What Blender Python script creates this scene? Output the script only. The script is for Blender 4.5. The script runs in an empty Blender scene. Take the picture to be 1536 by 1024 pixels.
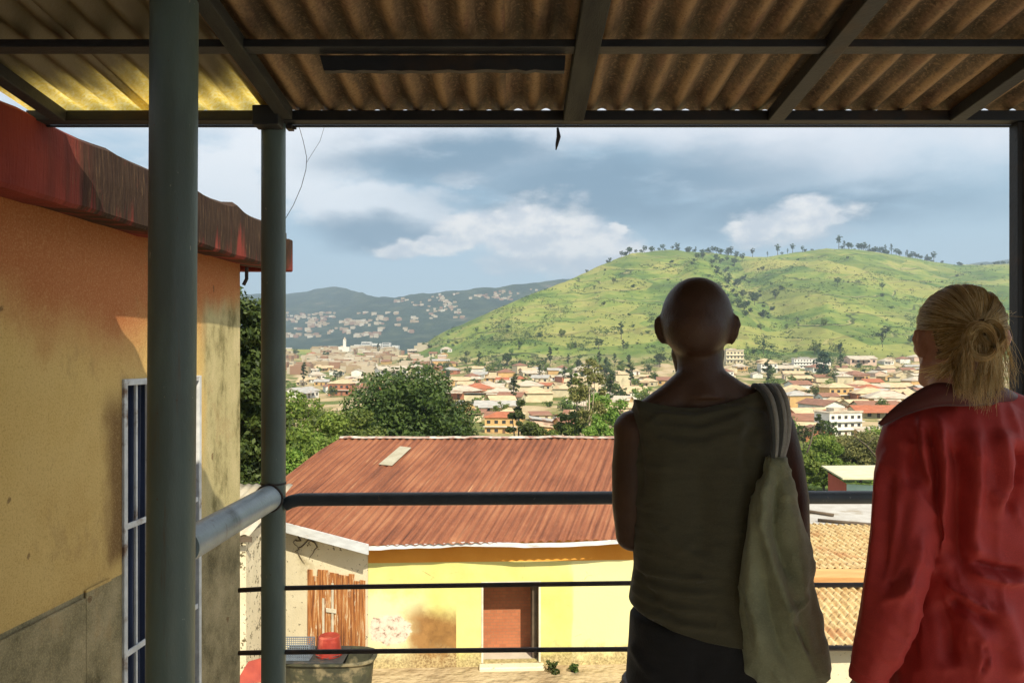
import bpy, bmesh, math, random
import numpy as np
from mathutils import Vector, Matrix, noise as mnoise
from math import radians as R, pi, sin, cos, sqrt

SC = bpy.context.scene
COL = SC.collection
F = 1150.0            # focal length in photo pixels (1536 wide)
HZ = 535.0            # row of the horizon in the photo
rng = random.Random(7)
nrg = np.random.default_rng(11)

def P(px, py, Y):
    """point at distance Y in front of the eye (eye at the origin, looking along +Y)"""
    return Vector(((px - 768.0) * Y / F, Y, (HZ - py) * Y / F))

# ------------------------------------------------------------------ objects
ORIG = {}             # root object -> world location its children's meshes are measured from

def root_of(o):
    while o.parent: o = o.parent
    return o

def tag(o, label=None, cat=None, group=None, kind=None):
    if label: o['label'] = label
    if cat: o['category'] = cat
    if group: o['group'] = group
    if kind: o['kind'] = kind
    return o

def thing(name, loc, label, cat, group=None):
    o = bpy.data.objects.new(name, None)
    o.empty_display_size = 0.1
    COL.objects.link(o)
    o.location = loc
    ORIG[o.name] = Vector(loc)
    return tag(o, label, cat, group)

def obj(name, verts, faces, mats, parent=None, smooth=False, fm=None, bevel=0, sub=0, autosm=None):
    """one mesh object; verts in world space, re-based on the root's location"""
    me = bpy.data.meshes.new(name)
    off = Vector((0, 0, 0))
    if parent is not None: off = ORIG.get(root_of(parent).name, off)
    V = np.asarray(verts, dtype=np.float64).reshape(-1, 3) - np.array(off)
    if isinstance(faces, np.ndarray):
        n, k = faces.shape
        me.vertices.add(len(V)); me.vertices.foreach_set('co', V.astype(np.float32).ravel())
        me.loops.add(n * k); me.loops.foreach_set('vertex_index', faces.astype(np.int32).ravel())
        me.polygons.add(n)
        me.polygons.foreach_set('loop_start', np.arange(0, n * k, k, dtype=np.int32))
        me.update(calc_edges=True); me.validate()
    else:
        me.from_pydata([tuple(v) for v in V], [], faces)
        me.update()
    if not isinstance(mats, (list, tuple)): mats = [mats]
    for m in mats: me.materials.append(m)
    if fm is not None: me.polygons.foreach_set('material_index', np.asarray(fm, dtype=np.int32))
    if smooth: me.polygons.foreach_set('use_smooth', np.ones(len(me.polygons), dtype=bool))
    if not isinstance(faces, np.ndarray) and len(faces) < 30000:
        bm = bmesh.new(); bm.from_mesh(me); bmesh.ops.recalc_face_normals(bm, faces=bm.faces[:]); bm.to_mesh(me); bm.free()
    o = bpy.data.objects.new(name, me)
    COL.objects.link(o)
    if parent is not None: o.parent = parent
    if bevel:
        b = o.modifiers.new('bevel', 'BEVEL'); b.width = bevel; b.segments = 2; b.limit_method = 'ANGLE'; b.angle_limit = R(40)
    if sub:
        s = o.modifiers.new('sub', 'SUBSURF'); s.levels = sub; s.render_levels = sub
    if autosm:
        try: me.set_sharp_from_angle(angle=R(autosm))
        except Exception: pass
    return o

def dup(root, loc, rz=0.0, sc=1.0, label=None, cat=None, group=None, mats=None):
    """copy of a thing, its parts and their sub-parts; meshes are shared"""
    r = root.copy(); COL.objects.link(r)
    r.location = loc; r.rotation_euler = (0, 0, rz)
    r.scale = (sc, sc, sc) if not hasattr(sc, '__len__') else sc
    if label: r['label'] = label
    if cat: r['category'] = cat
    if group: r['group'] = group
    for ch in list(root.children):
        c = ch.copy(); COL.objects.link(c); c.parent = r
        if mats:
            for i, s in enumerate(c.material_slots):
                k = mats.get(ch.data.name.split('.')[0])
                if k is not None: s.link = 'OBJECT'; s.material = k
        for g in list(ch.children):
            d = g.copy(); COL.objects.link(d); d.parent = c
            if mats:
                for i, s in enumerate(d.material_slots):
                    k = mats.get(g.data.name.split('.')[0])
                    if k is not None: s.link = 'OBJECT'; s.material = k
    return r

class MB:
    """collects shapes for one mesh"""
    def __init__(self): self.v = []; self.f = []; self.m = []
    def add(self, vs, fs, mi=0):
        b = len(self.v)
        self.v += [tuple(v) for v in vs]
        self.f += [tuple(i + b for i in f) for f in fs]
        self.m += [mi] * len(fs)
        return self
    def box(self, lo, hi, mi=0):
        (x0, y0, z0), (x1, y1, z1) = lo, hi
        return self.add([(x0,y0,z0),(x1,y0,z0),(x1,y1,z0),(x0,y1,z0),(x0,y0,z1),(x1,y0,z1),(x1,y1,z1),(x0,y1,z1)],
                        [(3,2,1,0),(4,5,6,7),(0,1,5,4),(1,2,6,5),(2,3,7,6),(3,0,4,7)], mi)
    def hexa(self, pts, mi=0):
        """8 points: bottom ring of four then top ring of four"""
        return self.add(pts, [(3,2,1,0),(4,5,6,7),(0,1,5,4),(1,2,6,5),(2,3,7,6),(3,0,4,7)], mi)
    def bar(self, a, b, w, h, up=(0,0,1), mi=0):
        """rectangular bar from a to b, w wide, h high"""
        a, b = Vector(a), Vector(b); d = (b - a).normalized(); u = Vector(up)
        s = d.cross(u).normalized() * (w / 2); t = s.cross(d).normalized() * (h / 2)
        return self.hexa([a - s - t, b - s - t, b + s - t, a + s - t, a - s + t, b - s + t, b + s + t, a + s + t], mi)
    def prism(self, poly, ext, mi=0):
        n = len(poly); e = Vector(ext)
        vs = [Vector(p) for p in poly] + [Vector(p) + e for p in poly]
        fs = [tuple(range(n))[::-1], tuple(range(n, 2 * n))] + [(i, (i + 1) % n, n + (i + 1) % n, n + i) for i in range(n)]
        return self.add(vs, fs, mi)
    def tube(self, pts, rad, n=10, mi=0, cap=True):
        pts = [Vector(p) for p in pts]; k = len(pts)
        if not hasattr(rad, '__len__'): rad = [rad] * k
        vs = []; up = None
        for i, p in enumerate(pts):
            d = (pts[min(i + 1, k - 1)] - pts[max(i - 1, 0)])
            d = d.normalized() if d.length > 1e-9 else Vector((0, 0, 1))
            if up is None:
                up = Vector((0, 0, 1)) if abs(d.z) < 0.9 else Vector((1, 0, 0))
            s = d.cross(up)
            s = s.normalized() if s.length > 1e-6 else Vector((1, 0, 0))
            t = s.cross(d).normalized(); up = t
            for j in range(n):
                a = 2 * pi * j / n
                vs.append(p + (s * cos(a) + t * sin(a)) * rad[i])
        fs = [(i*n+j, i*n+(j+1)%n, (i+1)*n+(j+1)%n, (i+1)*n+j) for i in range(k-1) for j in range(n)]
        if cap: fs += [tuple(range(n))[::-1], tuple(range((k-1)*n, k*n))]
        return self.add(vs, fs, mi)
    def lathe(self, c, prof, n=24, mi=0, cap=True):
        c = Vector(c)
        vs = [c + Vector((r * cos(2*pi*j/n), r * sin(2*pi*j/n), z)) for (r, z) in prof for j in range(n)]
        k = len(prof)
        fs = [(i*n+j, i*n+(j+1)%n, (i+1)*n+(j+1)%n, (i+1)*n+j) for i in range(k-1) for j in range(n)]
        if cap: fs += [tuple(range(n))[::-1], tuple(range((k-1)*n, k*n))]
        return self.add(vs, fs, mi)
    def loft(self, rings, n=32, mi=0, sup=2.0):
        """rings: (centre, rx, ry) stacked along z, closed with caps"""
        vs = []
        for (c, rx, ry) in rings:
            for j in range(n):
                a = 2 * pi * j / n; ca, sa = cos(a), sin(a)
                e = 2.0 / sup
                vs.append(Vector(c) + Vector((rx * math.copysign(abs(ca)**e, ca), ry * math.copysign(abs(sa)**e, sa), 0)))
        k = len(rings)
        fs = [(i*n+j, i*n+(j+1)%n, (i+1)*n+(j+1)%n, (i+1)*n+j) for i in range(k-1) for j in range(n)]
        fs += [tuple(range(n))[::-1], tuple(range((k-1)*n, k*n))]
        return self.add(vs, fs, mi)
    def ell(self, c, r, rot=None, nu=20, nv=12, mi=0):
        c = Vector(c); M = rot if rot is not None else Matrix.Identity(3)
        vs = []
        for i in range(nv + 1):
            th = pi * i / nv
            for j in range(nu):
                ph = 2 * pi * j / nu
                vs.append(c + M @ Vector((r[0]*sin(th)*cos(ph), r[1]*sin(th)*sin(ph), r[2]*cos(th))))
        fs = [(i*nu+j, (i+1)*nu+j, (i+1)*nu+(j+1)%nu, i*nu+(j+1)%nu) for i in range(nv) for j in range(nu)]
        return self.add(vs, fs, mi)
    def build(self, name, mats, parent=None, **k):
        return obj(name, self.v, self.f, mats, parent, fm=self.m if isinstance(mats, (list, tuple)) else None, **k)

def grid_faces(nr, nc):
    i = np.arange(nr - 1)[:, None]; j = np.arange(nc - 1)[None, :]
    a = i * nc + j
    return np.stack([a, a + 1, a + nc + 1, a + nc], axis=-1).reshape(-1, 4)

def evaluated(o):
    """bake an object's modifiers into its mesh"""
    bpy.context.view_layer.update()
    dg = bpy.context.evaluated_depsgraph_get()
    me = bpy.data.meshes.new_from_object(o.evaluated_get(dg))
    old = o.data; nm = old.name
    mats = list(old.materials)
    o.modifiers.clear(); o.data = me
    bpy.data.meshes.remove(old); me.name = nm
    me.materials.clear()
    for m in mats: me.materials.append(m)
    return o

def fuse(mb, name, mat, parent, voxel, smooth=6, fac=0.5):
    """melt the overlapping shapes of mb into one continuous skin"""
    o = mb.build(name, mat, parent)
    r = o.modifiers.new('r', 'REMESH'); r.mode = 'VOXEL'; r.voxel_size = voxel; r.adaptivity = 0
    if smooth:
        s = o.modifiers.new('s', 'SMOOTH'); s.iterations = smooth; s.factor = fac
    evaluated(o)
    o.data.polygons.foreach_set('use_smooth', np.ones(len(o.data.polygons), dtype=bool))
    return o

def verts_of(o):
    a = np.empty(len(o.data.vertices) * 3, dtype=np.float32); o.data.vertices.foreach_get('co', a)
    return a.reshape(-1, 3).astype(np.float64)
def set_verts(o, V):
    o.data.vertices.foreach_set('co', V.astype(np.float32).ravel()); o.data.update()
def normals_of(o):
    a = np.empty(len(o.data.vertices) * 3, dtype=np.float32); o.data.vertices.foreach_get('normal', a)
    return a.reshape(-1, 3).astype(np.float64)

def trim(o, axis, fn, keep_above):
    """cut the mesh along coordinate[axis] = fn(V) and drop one side (the cut follows the curve exactly)"""
    V = verts_of(o); h = fn(V); V[:, axis] -= h; set_verts(o, V)
    bm = bmesh.new(); bm.from_mesh(o.data)
    no = [0, 0, 0]; no[axis] = 1
    bmesh.ops.bisect_plane(bm, geom=bm.verts[:] + bm.edges[:] + bm.faces[:], plane_co=(0, 0, 0), plane_no=no,
                           clear_outer=not keep_above, clear_inner=keep_above, dist=1e-6)
    bm.to_mesh(o.data); bm.free(); o.data.update()
    V = verts_of(o)
    W = V.copy(); W[:, axis] = 0
    V[:, axis] += fn(W)          # fn must not depend on the cut axis
    set_verts(o, V)

def snoise(X, sc, seed=0.0, octv=3):
    """fractal noise at points X (n,3)"""
    out = np.empty(len(X))
    for i, p in enumerate(X):
        out[i] = mnoise.fractal(Vector((p[0]*sc + seed, p[1]*sc - seed, p[2]*sc + 2*seed)), 1.0, 2.0, octv)
    return out

def smooth01(x, a, b):
    t = np.clip((x - a) / (b - a), 0, 1); return t * t * (3 - 2 * t)

def vnoise2(x, y, seed=0):
    """cheap vectorised value noise in 2-D, about -1..1"""
    xi = np.floor(x).astype(np.int64); yi = np.floor(y).astype(np.int64)
    fx = x - xi; fy = y - yi
    fx = fx*fx*(3-2*fx); fy = fy*fy*(3-2*fy)
    def h(a, b):
        n = (a * 374761393 + b * 668265263 + seed * 982451653) & 0x7fffffff
        n = ((n ^ (n >> 13)) * 1274126177) & 0x7fffffff
        n = n ^ (n >> 16)
        return (n % 100003) / 50001.5 - 1.0
    return (h(xi, yi)*(1-fx) + h(xi+1, yi)*fx)*(1-fy) + (h(xi, yi+1)*(1-fx) + h(xi+1, yi+1)*fx)*fy
def fbm2(x, y, seed=0, o=4):
    s = 0; a = 1.0
    for k in range(o):
        s = s + a * vnoise2(x * 2**k, y * 2**k, seed + k); a *= 0.5
    return s

# ------------------------------------------------------------------ materials
class NT:
    """small node-tree builder"""
    def __init__(self, tree): self.t = tree; self.l = tree.links
    def n(self, typ, ins=None, **props):
        nd = self.t.nodes.new(typ)
        for k, v in props.items(): setattr(nd, k, v)
        if ins:
            for k, v in ins.items():
                s = nd.inputs[k]
                if hasattr(v, 'is_output'): self.l.new(v, s)
                else: s.default_value = v
        return nd
    def math(self, op, a, b=None, c=None, clamp=False):
        nd = self.t.nodes.new('ShaderNodeMath'); nd.operation = op; nd.use_clamp = clamp
        for i, v in enumerate((a, b, c)):
            if v is None: continue
            if hasattr(v, 'is_output'): self.l.new(v, nd.inputs[i])
            else: nd.inputs[i].default_value = v
        return nd.outputs[0]
    def mix(self, fac, a, b, blend='MIX'):
        nd = self.t.nodes.new('ShaderNodeMix'); nd.data_type = 'RGBA'; nd.blend_type = blend
        for i, v in ((0, fac), (6, a), (7, b)):
            if hasattr(v, 'is_output'): self.l.new(v, nd.inputs[i])
            elif i == 0: nd.inputs[0].default_value = v
            else: nd.inputs[i].default_value = (*v[:3], 1)
        return nd.outputs[2]
    def ramp(self, fac, stops, interp='LINEAR'):
        nd = self.t.nodes.new('ShaderNodeValToRGB'); cr = nd.color_ramp; cr.interpolation = interp
        while len(cr.elements) < len(stops): cr.elements.new(0.5)
        for e, (p, c) in zip(cr.elements, stops):
            e.position = p; e.color = (*c, 1) if hasattr(c, '__len__') else (c, c, c, 1)
        self.l.new(fac, nd.inputs[0]); return nd.outputs[0]
    def sstep(self, x, a, b):
        nd = self.t.nodes.new('ShaderNodeMapRange'); nd.interpolation_type = 'SMOOTHSTEP'
        self.l.new(x, nd.inputs[0])
        for i, v in ((1, a), (2, b)): nd.inputs[i].default_value = v
        return nd.outputs[0]
    def coord(self, kind='Object'): 
        return self.t.nodes.new('ShaderNodeTexCoord').outputs[kind]
    def mapping(self, vec, scale=(1,1,1), rot=(0,0,0), loc=(0,0,0)):
        nd = self.n('ShaderNodeMapping'); self.l.new(vec, nd.inputs[0])
        nd.inputs['Scale'].default_value = scale; nd.inputs['Rotation'].default_value = rot; nd.inputs['Location'].default_value = loc
        return nd.outputs[0]
    def noise(self, vec, scale, detail=4, rough=0.55, dist=0.0, out='Fac'):
        nd = self.n('ShaderNodeTexNoise', {'Scale': scale, 'Detail': detail, 'Roughness': rough, 'Distortion': dist})
        self.l.new(vec, nd.inputs['Vector']); return nd.outputs[out]
    def voro(self, vec, scale, feature='F1', out='Distance', rand=1.0):
        nd = self.n('ShaderNodeTexVoronoi', feature=feature); nd.inputs['Scale'].default_value = scale
        nd.inputs['Randomness'].default_value = rand
        self.l.new(vec, nd.inputs['Vector']); return nd.outputs[out]
    def bump(self, h, strength=0.3, dist=0.01):
        nd = self.n('ShaderNodeBump', {'Strength': strength, 'Distance': dist}); self.l.new(h, nd.inputs['Height'])
        return nd.outputs[0]

def new_mat(name):
    m = bpy.data.materials.new(name); m.use_nodes = True
    t = NT(m.node_tree); b = m.node_tree.nodes['Principled BSDF']
    return m, t, b

def setin(t, b, **k):
    for key, v in k.items():
        s = b.inputs[key.replace('_', ' ')]
        if hasattr(v, 'is_output'): t.l.new(v, s)
        elif hasattr(v, '__len__') and len(v) == 3 and s.type == 'RGBA': s.default_value = (*v, 1)
        else: s.default_value = v

def pmat(name, c1, c2=None, scale=4.0, rough=0.7, bump=0.2, bscale=None, stretch=(1,1,1), spec=0.4, metal=0.0,
         c3=None, s3=0.6, bdist=0.01, sheen=0.0, coord='Object', detail=5, lo=0.35, hi=0.65, rot=(0,0,0), spots=None):
    """two-tone noisy material with fine bump; c3 adds blotches of a third colour; spots adds specks"""
    m, t, b = new_mat(name)
    co = t.mapping(t.coord(coord), stretch, rot)
    c2 = c2 or tuple(x * 0.75 for x in c1)
    n1 = t.noise(co, scale, detail)
    col = t.ramp(n1, [(lo, c1), (hi, c2)])
    if c3:
        n3 = t.noise(t.mapping(co, loc=(3.1, 7.7, 1.3)), scale * 0.45, 6, 0.6)
        col = t.mix(t.sstep(n3, s3 - 0.06, s3 + 0.08), col, c3)
    if spots:
        n4 = t.noise(co, spots[1], 3, 0.7)
        col = t.mix(t.sstep(n4, spots[2], spots[2] + 0.06), col, spots[0])
    setin(t, b, Base_Color=col, Roughness=rough, Metallic=metal)
    b.inputs['Specular IOR Level'].default_value = spec
    if sheen: b.inputs['Sheen Weight'].default_value = sheen
    if bump:
        nb = t.noise(co, bscale or scale * 8, 5, 0.65)
        setin(t, b, Normal=t.bump(nb, bump, bdist))
    rv = t.math('MULTIPLY_ADD', n1, 0.25, rough - 0.12); setin(t, b, Roughness=rv)
    return m

def leaf_mat(name, c1, c2, trans=0.25, scale=0.6, rough=0.55):
    m, t, b = new_mat(name)
    info = t.n('ShaderNodeObjectInfo').outputs['Random']
    geo = t.n('ShaderNodeNewGeometry').outputs['Random Per Island']
    co = t.coord('Object')
    n1 = t.noise(co, scale, 3)
    f = t.math('ADD', t.math('MULTIPLY', n1, 0.55), t.math('MULTIPLY', geo, 0.45))
    col = t.ramp(f, [(0.25, c1), (0.75, c2)])
    hs = t.n('ShaderNodeHueSaturation', {'Color': col})
    t.l.new(t.math('MULTIPLY_ADD', info, 0.04, 0.48), hs.inputs['Hue'])
    t.l.new(t.math('MULTIPLY_ADD', info, 0.5, 0.75), hs.inputs['Value'])
    setin(t, b, Base_Color=hs.outputs[0], Roughness=rough)
    b.inputs['Specular IOR Level'].default_value = 0.25
    tr = t.n('ShaderNodeBsdfTranslucent'); t.l.new(hs.outputs[0], tr.inputs[0])
    mx = t.n('ShaderNodeMixShader', {0: trans}); t.l.new(b.outputs[0], mx.inputs[1]); t.l.new(tr.outputs[0], mx.inputs[2])
    t.l.new(mx.outputs[0], m.node_tree.nodes['Material Output'].inputs[0])
    return m
EXPO = 0.64; SUN_E = 4.2; SKY_S = 0.10; HAZE = 2.5e-4; FIB_L = 5.12
# ------------------------------------------------------------------ camera, sun, sky
cam_d = bpy.data.cameras.new('camera'); cam = bpy.data.objects.new('camera', cam_d); COL.objects.link(cam)
cam.location = (0, 0, 0); cam.rotation_euler = (R(90), 0, 0)
cam_d.sensor_width = 36; cam_d.lens = 36 * F / 1536; cam_d.shift_y = 23 / 1536
cam_d.clip_start = 0.05; cam_d.clip_end = 20000
SC.camera = cam
SC.render.resolution_x = 1024; SC.render.resolution_y = 682
SC.view_settings.view_transform = 'Standard'; SC.view_settings.look = 'None'
SC.view_settings.gamma = 1; SC.view_settings.use_curve_mapping = False
SC.view_settings.exposure = EXPO
SC.render.engine = 'CYCLES'
SC.cycles.use_denoising = True
SC.cycles.max_bounces = 8; SC.cycles.diffuse_bounces = 5; SC.cycles.volume_bounces = 0
SC.cycles.transparent_max_bounces = 12
SC.cycles.sample_clamp_indirect = 4.0

SUNV = Vector((0.40, -1.0, 0.98)).normalized()      # towards the sun
sd = bpy.data.lights.new('sun', 'SUN'); sun = bpy.data.objects.new('sun', sd); COL.objects.link(sun)
sd.energy = SUN_E; sd.angle = R(0.6); sd.color = (1.0, 0.89, 0.68)
sun.rotation_euler = SUNV.to_track_quat('Z', 'Y').to_euler(); sun.location = (30, -30, 60)

W = bpy.data.worlds.new('World'); SC.world = W; W.use_nodes = True
t = NT(W.node_tree); W.node_tree.nodes.clear()
sky = t.n('ShaderNodeTexSky', sky_type='NISHITA'); sky.sun_disc = False
sky.sun_elevation = math.asin(SUNV.z); sky.sun_rotation = math.atan2(SUNV.x, SUNV.y)
sky.altitude = 600; sky.air_density = 1.0; sky.dust_density = 1.6; sky.ozone_density = 1.2
d = t.coord('Generated')
sx = t.n('ShaderNodeSeparateXYZ'); t.l.new(d, sx.inputs[0])
az = t.math('ARCTAN2', sx.outputs[0], sx.outputs[1])
hr = t.math('SQRT', t.math('ADD', t.math('MULTIPLY', sx.outputs[0], sx.outputs[0]), t.math('MULTIPLY', sx.outputs[1], sx.outputs[1])))
el = t.math('ARCTAN2', sx.outputs[2], hr)
cv = t.n('ShaderNodeCombineXYZ', {0: az, 1: el})
cvec = cv.outputs[0]
wob = t.noise(t.mapping(cvec, (1, 2.2, 1)), 7.0, 6, 0.6, out='Color')
ws = t.n('ShaderNodeSeparateXYZ'); t.l.new(wob, ws.inputs[0])
azw = t.math('ADD', az, t.math('MULTIPLY_ADD', ws.outputs[0], 0.12, -0.06))
elw = t.math('ADD', el, t.math('MULTIPLY_ADD', ws.outputs[1], 0.07, -0.035))
fine = t.noise(t.mapping(cvec, (1, 1.7, 1)), 17.0, 8, 0.60)
def blob(px, py, rx, ry, a=1.0, b=0.25):
    """soft cloud patch; centre and size given in degrees of sky via the photo's field"""
    a0 = math.atan((px - 768) / F); e0 = math.atan((HZ - py) / F)
    dx = t.math('DIVIDE', t.math('SUBTRACT', azw, a0), rx / F)
    dy = t.math('DIVIDE', t.math('SUBTRACT', elw, e0), ry / F)
    r = t.math('SQRT', t.math('ADD', t.math('MULTIPLY', dx, dx), t.math('MULTIPLY', dy, dy)))
    return t.sstep(r, a, b)
def puff(px, py, rx, ry, k=1.3):
    """billowing cloud: the edge is broken up by fine noise"""
    a0 = math.atan((px - 768) / F); e0 = math.atan((HZ - py) / F)
    dx = t.math('DIVIDE', t.math('SUBTRACT', azw, a0), rx / F); dy = t.math('DIVIDE', t.math('SUBTRACT', elw, e0), ry / F)
    r = t.math('SQRT', t.math('ADD', t.math('MULTIPLY', dx, dx), t.math('MULTIPLY', dy, dy)))
    return t.sstep(t.math('ADD', r, t.math('MULTIPLY_ADD', fine, k, -0.5 * k)), 1.06, 0.58)
def union(*bs):
    o = bs[0]
    for q in bs[1:]: o = t.math('MAXIMUM', o, q)
    return o
base = t.mix(t.sstep(el, 0.02, 0.30), (3.9, 5.0, 5.6), (2.3, 3.9, 4.9))
skyc = t.mix(0.75, sky.outputs[0], base)
# high white veil, strongest towards the top and on the right
veil_n = t.noise(t.mapping(cvec, (1, 3.0, 1)), 5.0, 6, 0.6)
veil = t.math('MULTIPLY', t.sstep(t.math('ADD', t.math('MULTIPLY_ADD', veil_n, 0.34, -0.17), el), 0.17, 0.33), 0.95)
c = t.mix(veil, skyc, (6.3, 6.45, 6.8))
white0 = union(puff(455, 240, 120, 80), puff(560, 310, 160, 46), puff(640, 330, 90, 34), puff(330, 300, 110, 80), puff(690, 265, 60, 12))
c = t.mix(t.math('MULTIPLY', white0, 0.85), c, (7.0, 7.1, 7.3))
dark = union(blob(690, 240, 250, 46, 1.2), blob(930, 285, 340, 78, 1.25), blob(1210, 328, 280, 52, 1.2), blob(575, 350, 150, 40, 1.1), blob(820, 300, 200, 40, 1.1))
top_ = union(blob(1360, 235, 330, 75, 1.2), blob(720, 178, 520, 46, 1.2), blob(1200, 200, 300, 40, 1.2))
c = t.mix(t.math('MULTIPLY', top_, t.math('MULTIPLY_ADD', fine, 0.7, 0.45, clamp=True)), c, (6.3, 6.4, 6.8))
dn = t.sstep(t.noise(t.mapping(cvec, (1, 3.4, 1), loc=(4, 2, 0)), 7.0, 6, 0.6), 0.16, 0.50)
c = t.mix(t.math('MULTIPLY', t.math('MULTIPLY', dark, dn), 0.95), c, (0.85, 1.72, 2.6))
white = union(puff(800, 350, 125, 60, 0.9), puff(890, 378, 110, 46, 0.9), puff(730, 345, 80, 46, 0.9), puff(1195, 345, 90, 34), puff(925, 345, 32, 14), puff(1130, 355, 50, 20), puff(640, 372, 90, 18))
sh = t.sstep(t.noise(t.mapping(cvec, (1, 1.6, 1), loc=(1.3, 0.02, 0)), 22.0, 6, 0.6), 0.38, 0.62)
c = t.mix(t.math('MULTIPLY', white, 0.96), c, t.mix(sh, (7.8, 7.4, 7.0), (5.0, 5.2, 5.6)))
under = t.math('MULTIPLY', union(blob(800, 398, 130, 20), blob(1200, 374, 110, 14)), t.sstep(fine, 0.3, 0.5))
c = t.mix(t.math('MULTIPLY', under, 0.45), c, (3.6, 4.0, 4.6))
low = t.sstep(el, 0.0, -0.04)
c = t.mix(low, c, (2.2, 2.3, 2.2))
bg = t.n('ShaderNodeBackground', {'Color': c, 'Strength': SKY_S})
wo = t.n('ShaderNodeOutputWorld'); t.l.new(bg.outputs[0], wo.inputs[0])

# ------------------------------------------------------------------ the land
def lut(x, tab):
    xs, ys = zip(*tab); return np.interp(x, xs, ys)
VALR = [(0,-7.5),(19,-7.45),(23,-7.5),(30,-8.5),(55,-11),(80,-12.2),(120,-13.5),(200,-14.5),(300,-14),(400,-12),(500,-8.5),(600,-3),(900,2),(3000,10)]
VALL = [(0,-7.5),(19,-7.45),(23,-7.5),(30,-8.5),(55,-11),(80,-12.2),(120,-13.5),(200,-15),(300,-15.5),(450,-13),(700,-5),(1000,9),(1400,30),(2000,44),(3000,60)]
CREST = [(-600,560),(600,524),(640,508),(700,483),(760,458),(800,443),(850,421),(900,398),(945,381),(1000,375),(1060,378),(1110,384),(1150,386),(1190,379),(1240,373),(1280,374),(1330,381),(1390,391),(1440,398),(1513,396),(1600,392),(1800,400),(2200,420)]
CRY = [(560,760),(640,820),(760,900),(850,980),(945,1050),(1100,1240),(1240,1250),(1513,1480),(1800,1600)]
FTY = [(560,700),(640,620),(760,520),(900,480),(1100,450),(1300,470),(1513,520),(1800,560)]
def ground_z(px, Y):
    px = np.asarray(px, dtype=float); Y = np.asarray(Y, dtype=float)
    wr = smooth01(px, 560, 760)
    zv = lut(Y, VALL) * (1 - wr) + lut(Y, VALR) * wr
    X = (px - 768) * Y / F
    zv = zv + smooth01(Y, 30, 120) * 0.9 * fbm2(X / 45, Y / 45, 3) * (1 - 0.5 * smooth01(Y, 300, 800))
    yc = lut(px, CRY); yf = lut(px, FTY); zc = (HZ - lut(px, CREST)) * yc / F
    zf = lut(yf, VALR)
    a = (Y - yf) / (yc - yf)
    aa = np.clip(a, 0, 1)
    prof = 0.62 * aa + 0.38 * (aa * aa * (3 - 2 * aa))
    spur = np.sin(pi * aa) * (11.0 * fbm2(px / 110, Y / 900, 21, 3) + 6.0 * fbm2(X / 90, Y / 120, 9, 3)) - 30.0 * np.exp(-((px - 1075 - 130 * (1 - aa)) / 42.0)**2) * np.clip(np.sin(pi * aa**1.6), 0, 1)
    crag = np.clip(aa * 4, 0, 1) * 1.1 * fbm2(X / 22, Y / 30, 17, 3)
    zh = zf + (zc - zf) * prof + spur + crag
    zh = np.where(a > 1, zc + 1.1 * fbm2(X / 22, Y / 30, 17, 3) - (Y - yc) * 0.30, zh)
    wh = smooth01(px, 575, 665) * smooth01(a, -0.06, 0.05)
    zb = np.where(a > 1, np.minimum(zv, 10), zv)
    return zb * (1 - wh) + np.maximum(zh, -20) * wh
def gz(x, y): return float(ground_z(768 + F * x / y, y))
def hit(px, py, y0=40, y1=1500):
    """distance at which the line of sight through the photo point first meets the land"""
    Y = np.geomspace(y0, y1, 900)
    zr = (HZ - py) * Y / F; g = ground_z(np.full_like(Y, px), Y)
    k = np.where(zr <= g)[0]
    return float(Y[k[0]]) if len(k) else None

pxs = np.concatenate([np.arange(-1600, -420, 20.0), np.arange(-420, 2000, 4.0), np.arange(2000, 3300, 20.0)])
Ys = np.concatenate([np.linspace(0.6, 30, 50), np.geomspace(30.5, 560, 190), np.geomspace(563, 1750, 230)])
PX, YY = np.meshgrid(pxs, Ys)
ZZ = ground_z(PX, YY)
XX = (PX - 768) * YY / F
# --- colours of the land
m_land, t, b = new_mat('land')
pos = t.n('ShaderNodeNewGeometry').outputs['Position']
sp = t.n('ShaderNodeSeparateXYZ'); t.l.new(pos, sp.inputs[0])
big = t.noise(t.mapping(pos, (1, 0.6, 1.6)), 0.011, 5, 0.6, 0.4)
mid = t.noise(t.mapping(pos, (1, 0.7, 2.2)), 0.05, 6, 0.65)
fin = t.noise(pos, 0.35, 5, 0.7)
grass = t.ramp(t.math('ADD', t.math('MULTIPLY', big, 0.55), t.math('MULTIPLY', mid, 0.45)),
               [(0.37, (0.050, 0.095, 0.022)), (0.44, (0.105, 0.165, 0.034)), (0.51, (0.185, 0.235, 0.050)), (0.60, (0.30, 0.29, 0.085))])
scr = t.sstep(t.math('ADD', t.math('MULTIPLY', mid, 0.6), t.math('MULTIPLY', fin, 0.4)), 0.56, 0.64)
grass = t.mix(t.math('MULTIPLY', scr, 0.75), grass, (0.035, 0.06, 0.016))
bare = t.sstep(t.noise(t.mapping(pos, (1, 0.6, 2.5), loc=(60, 9, 0)), 0.022, 6, 0.7), 0.63, 0.70)
grass = t.mix(t.math('MULTIPLY', bare, 0.7), grass, (0.34, 0.25, 0.13))
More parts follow.
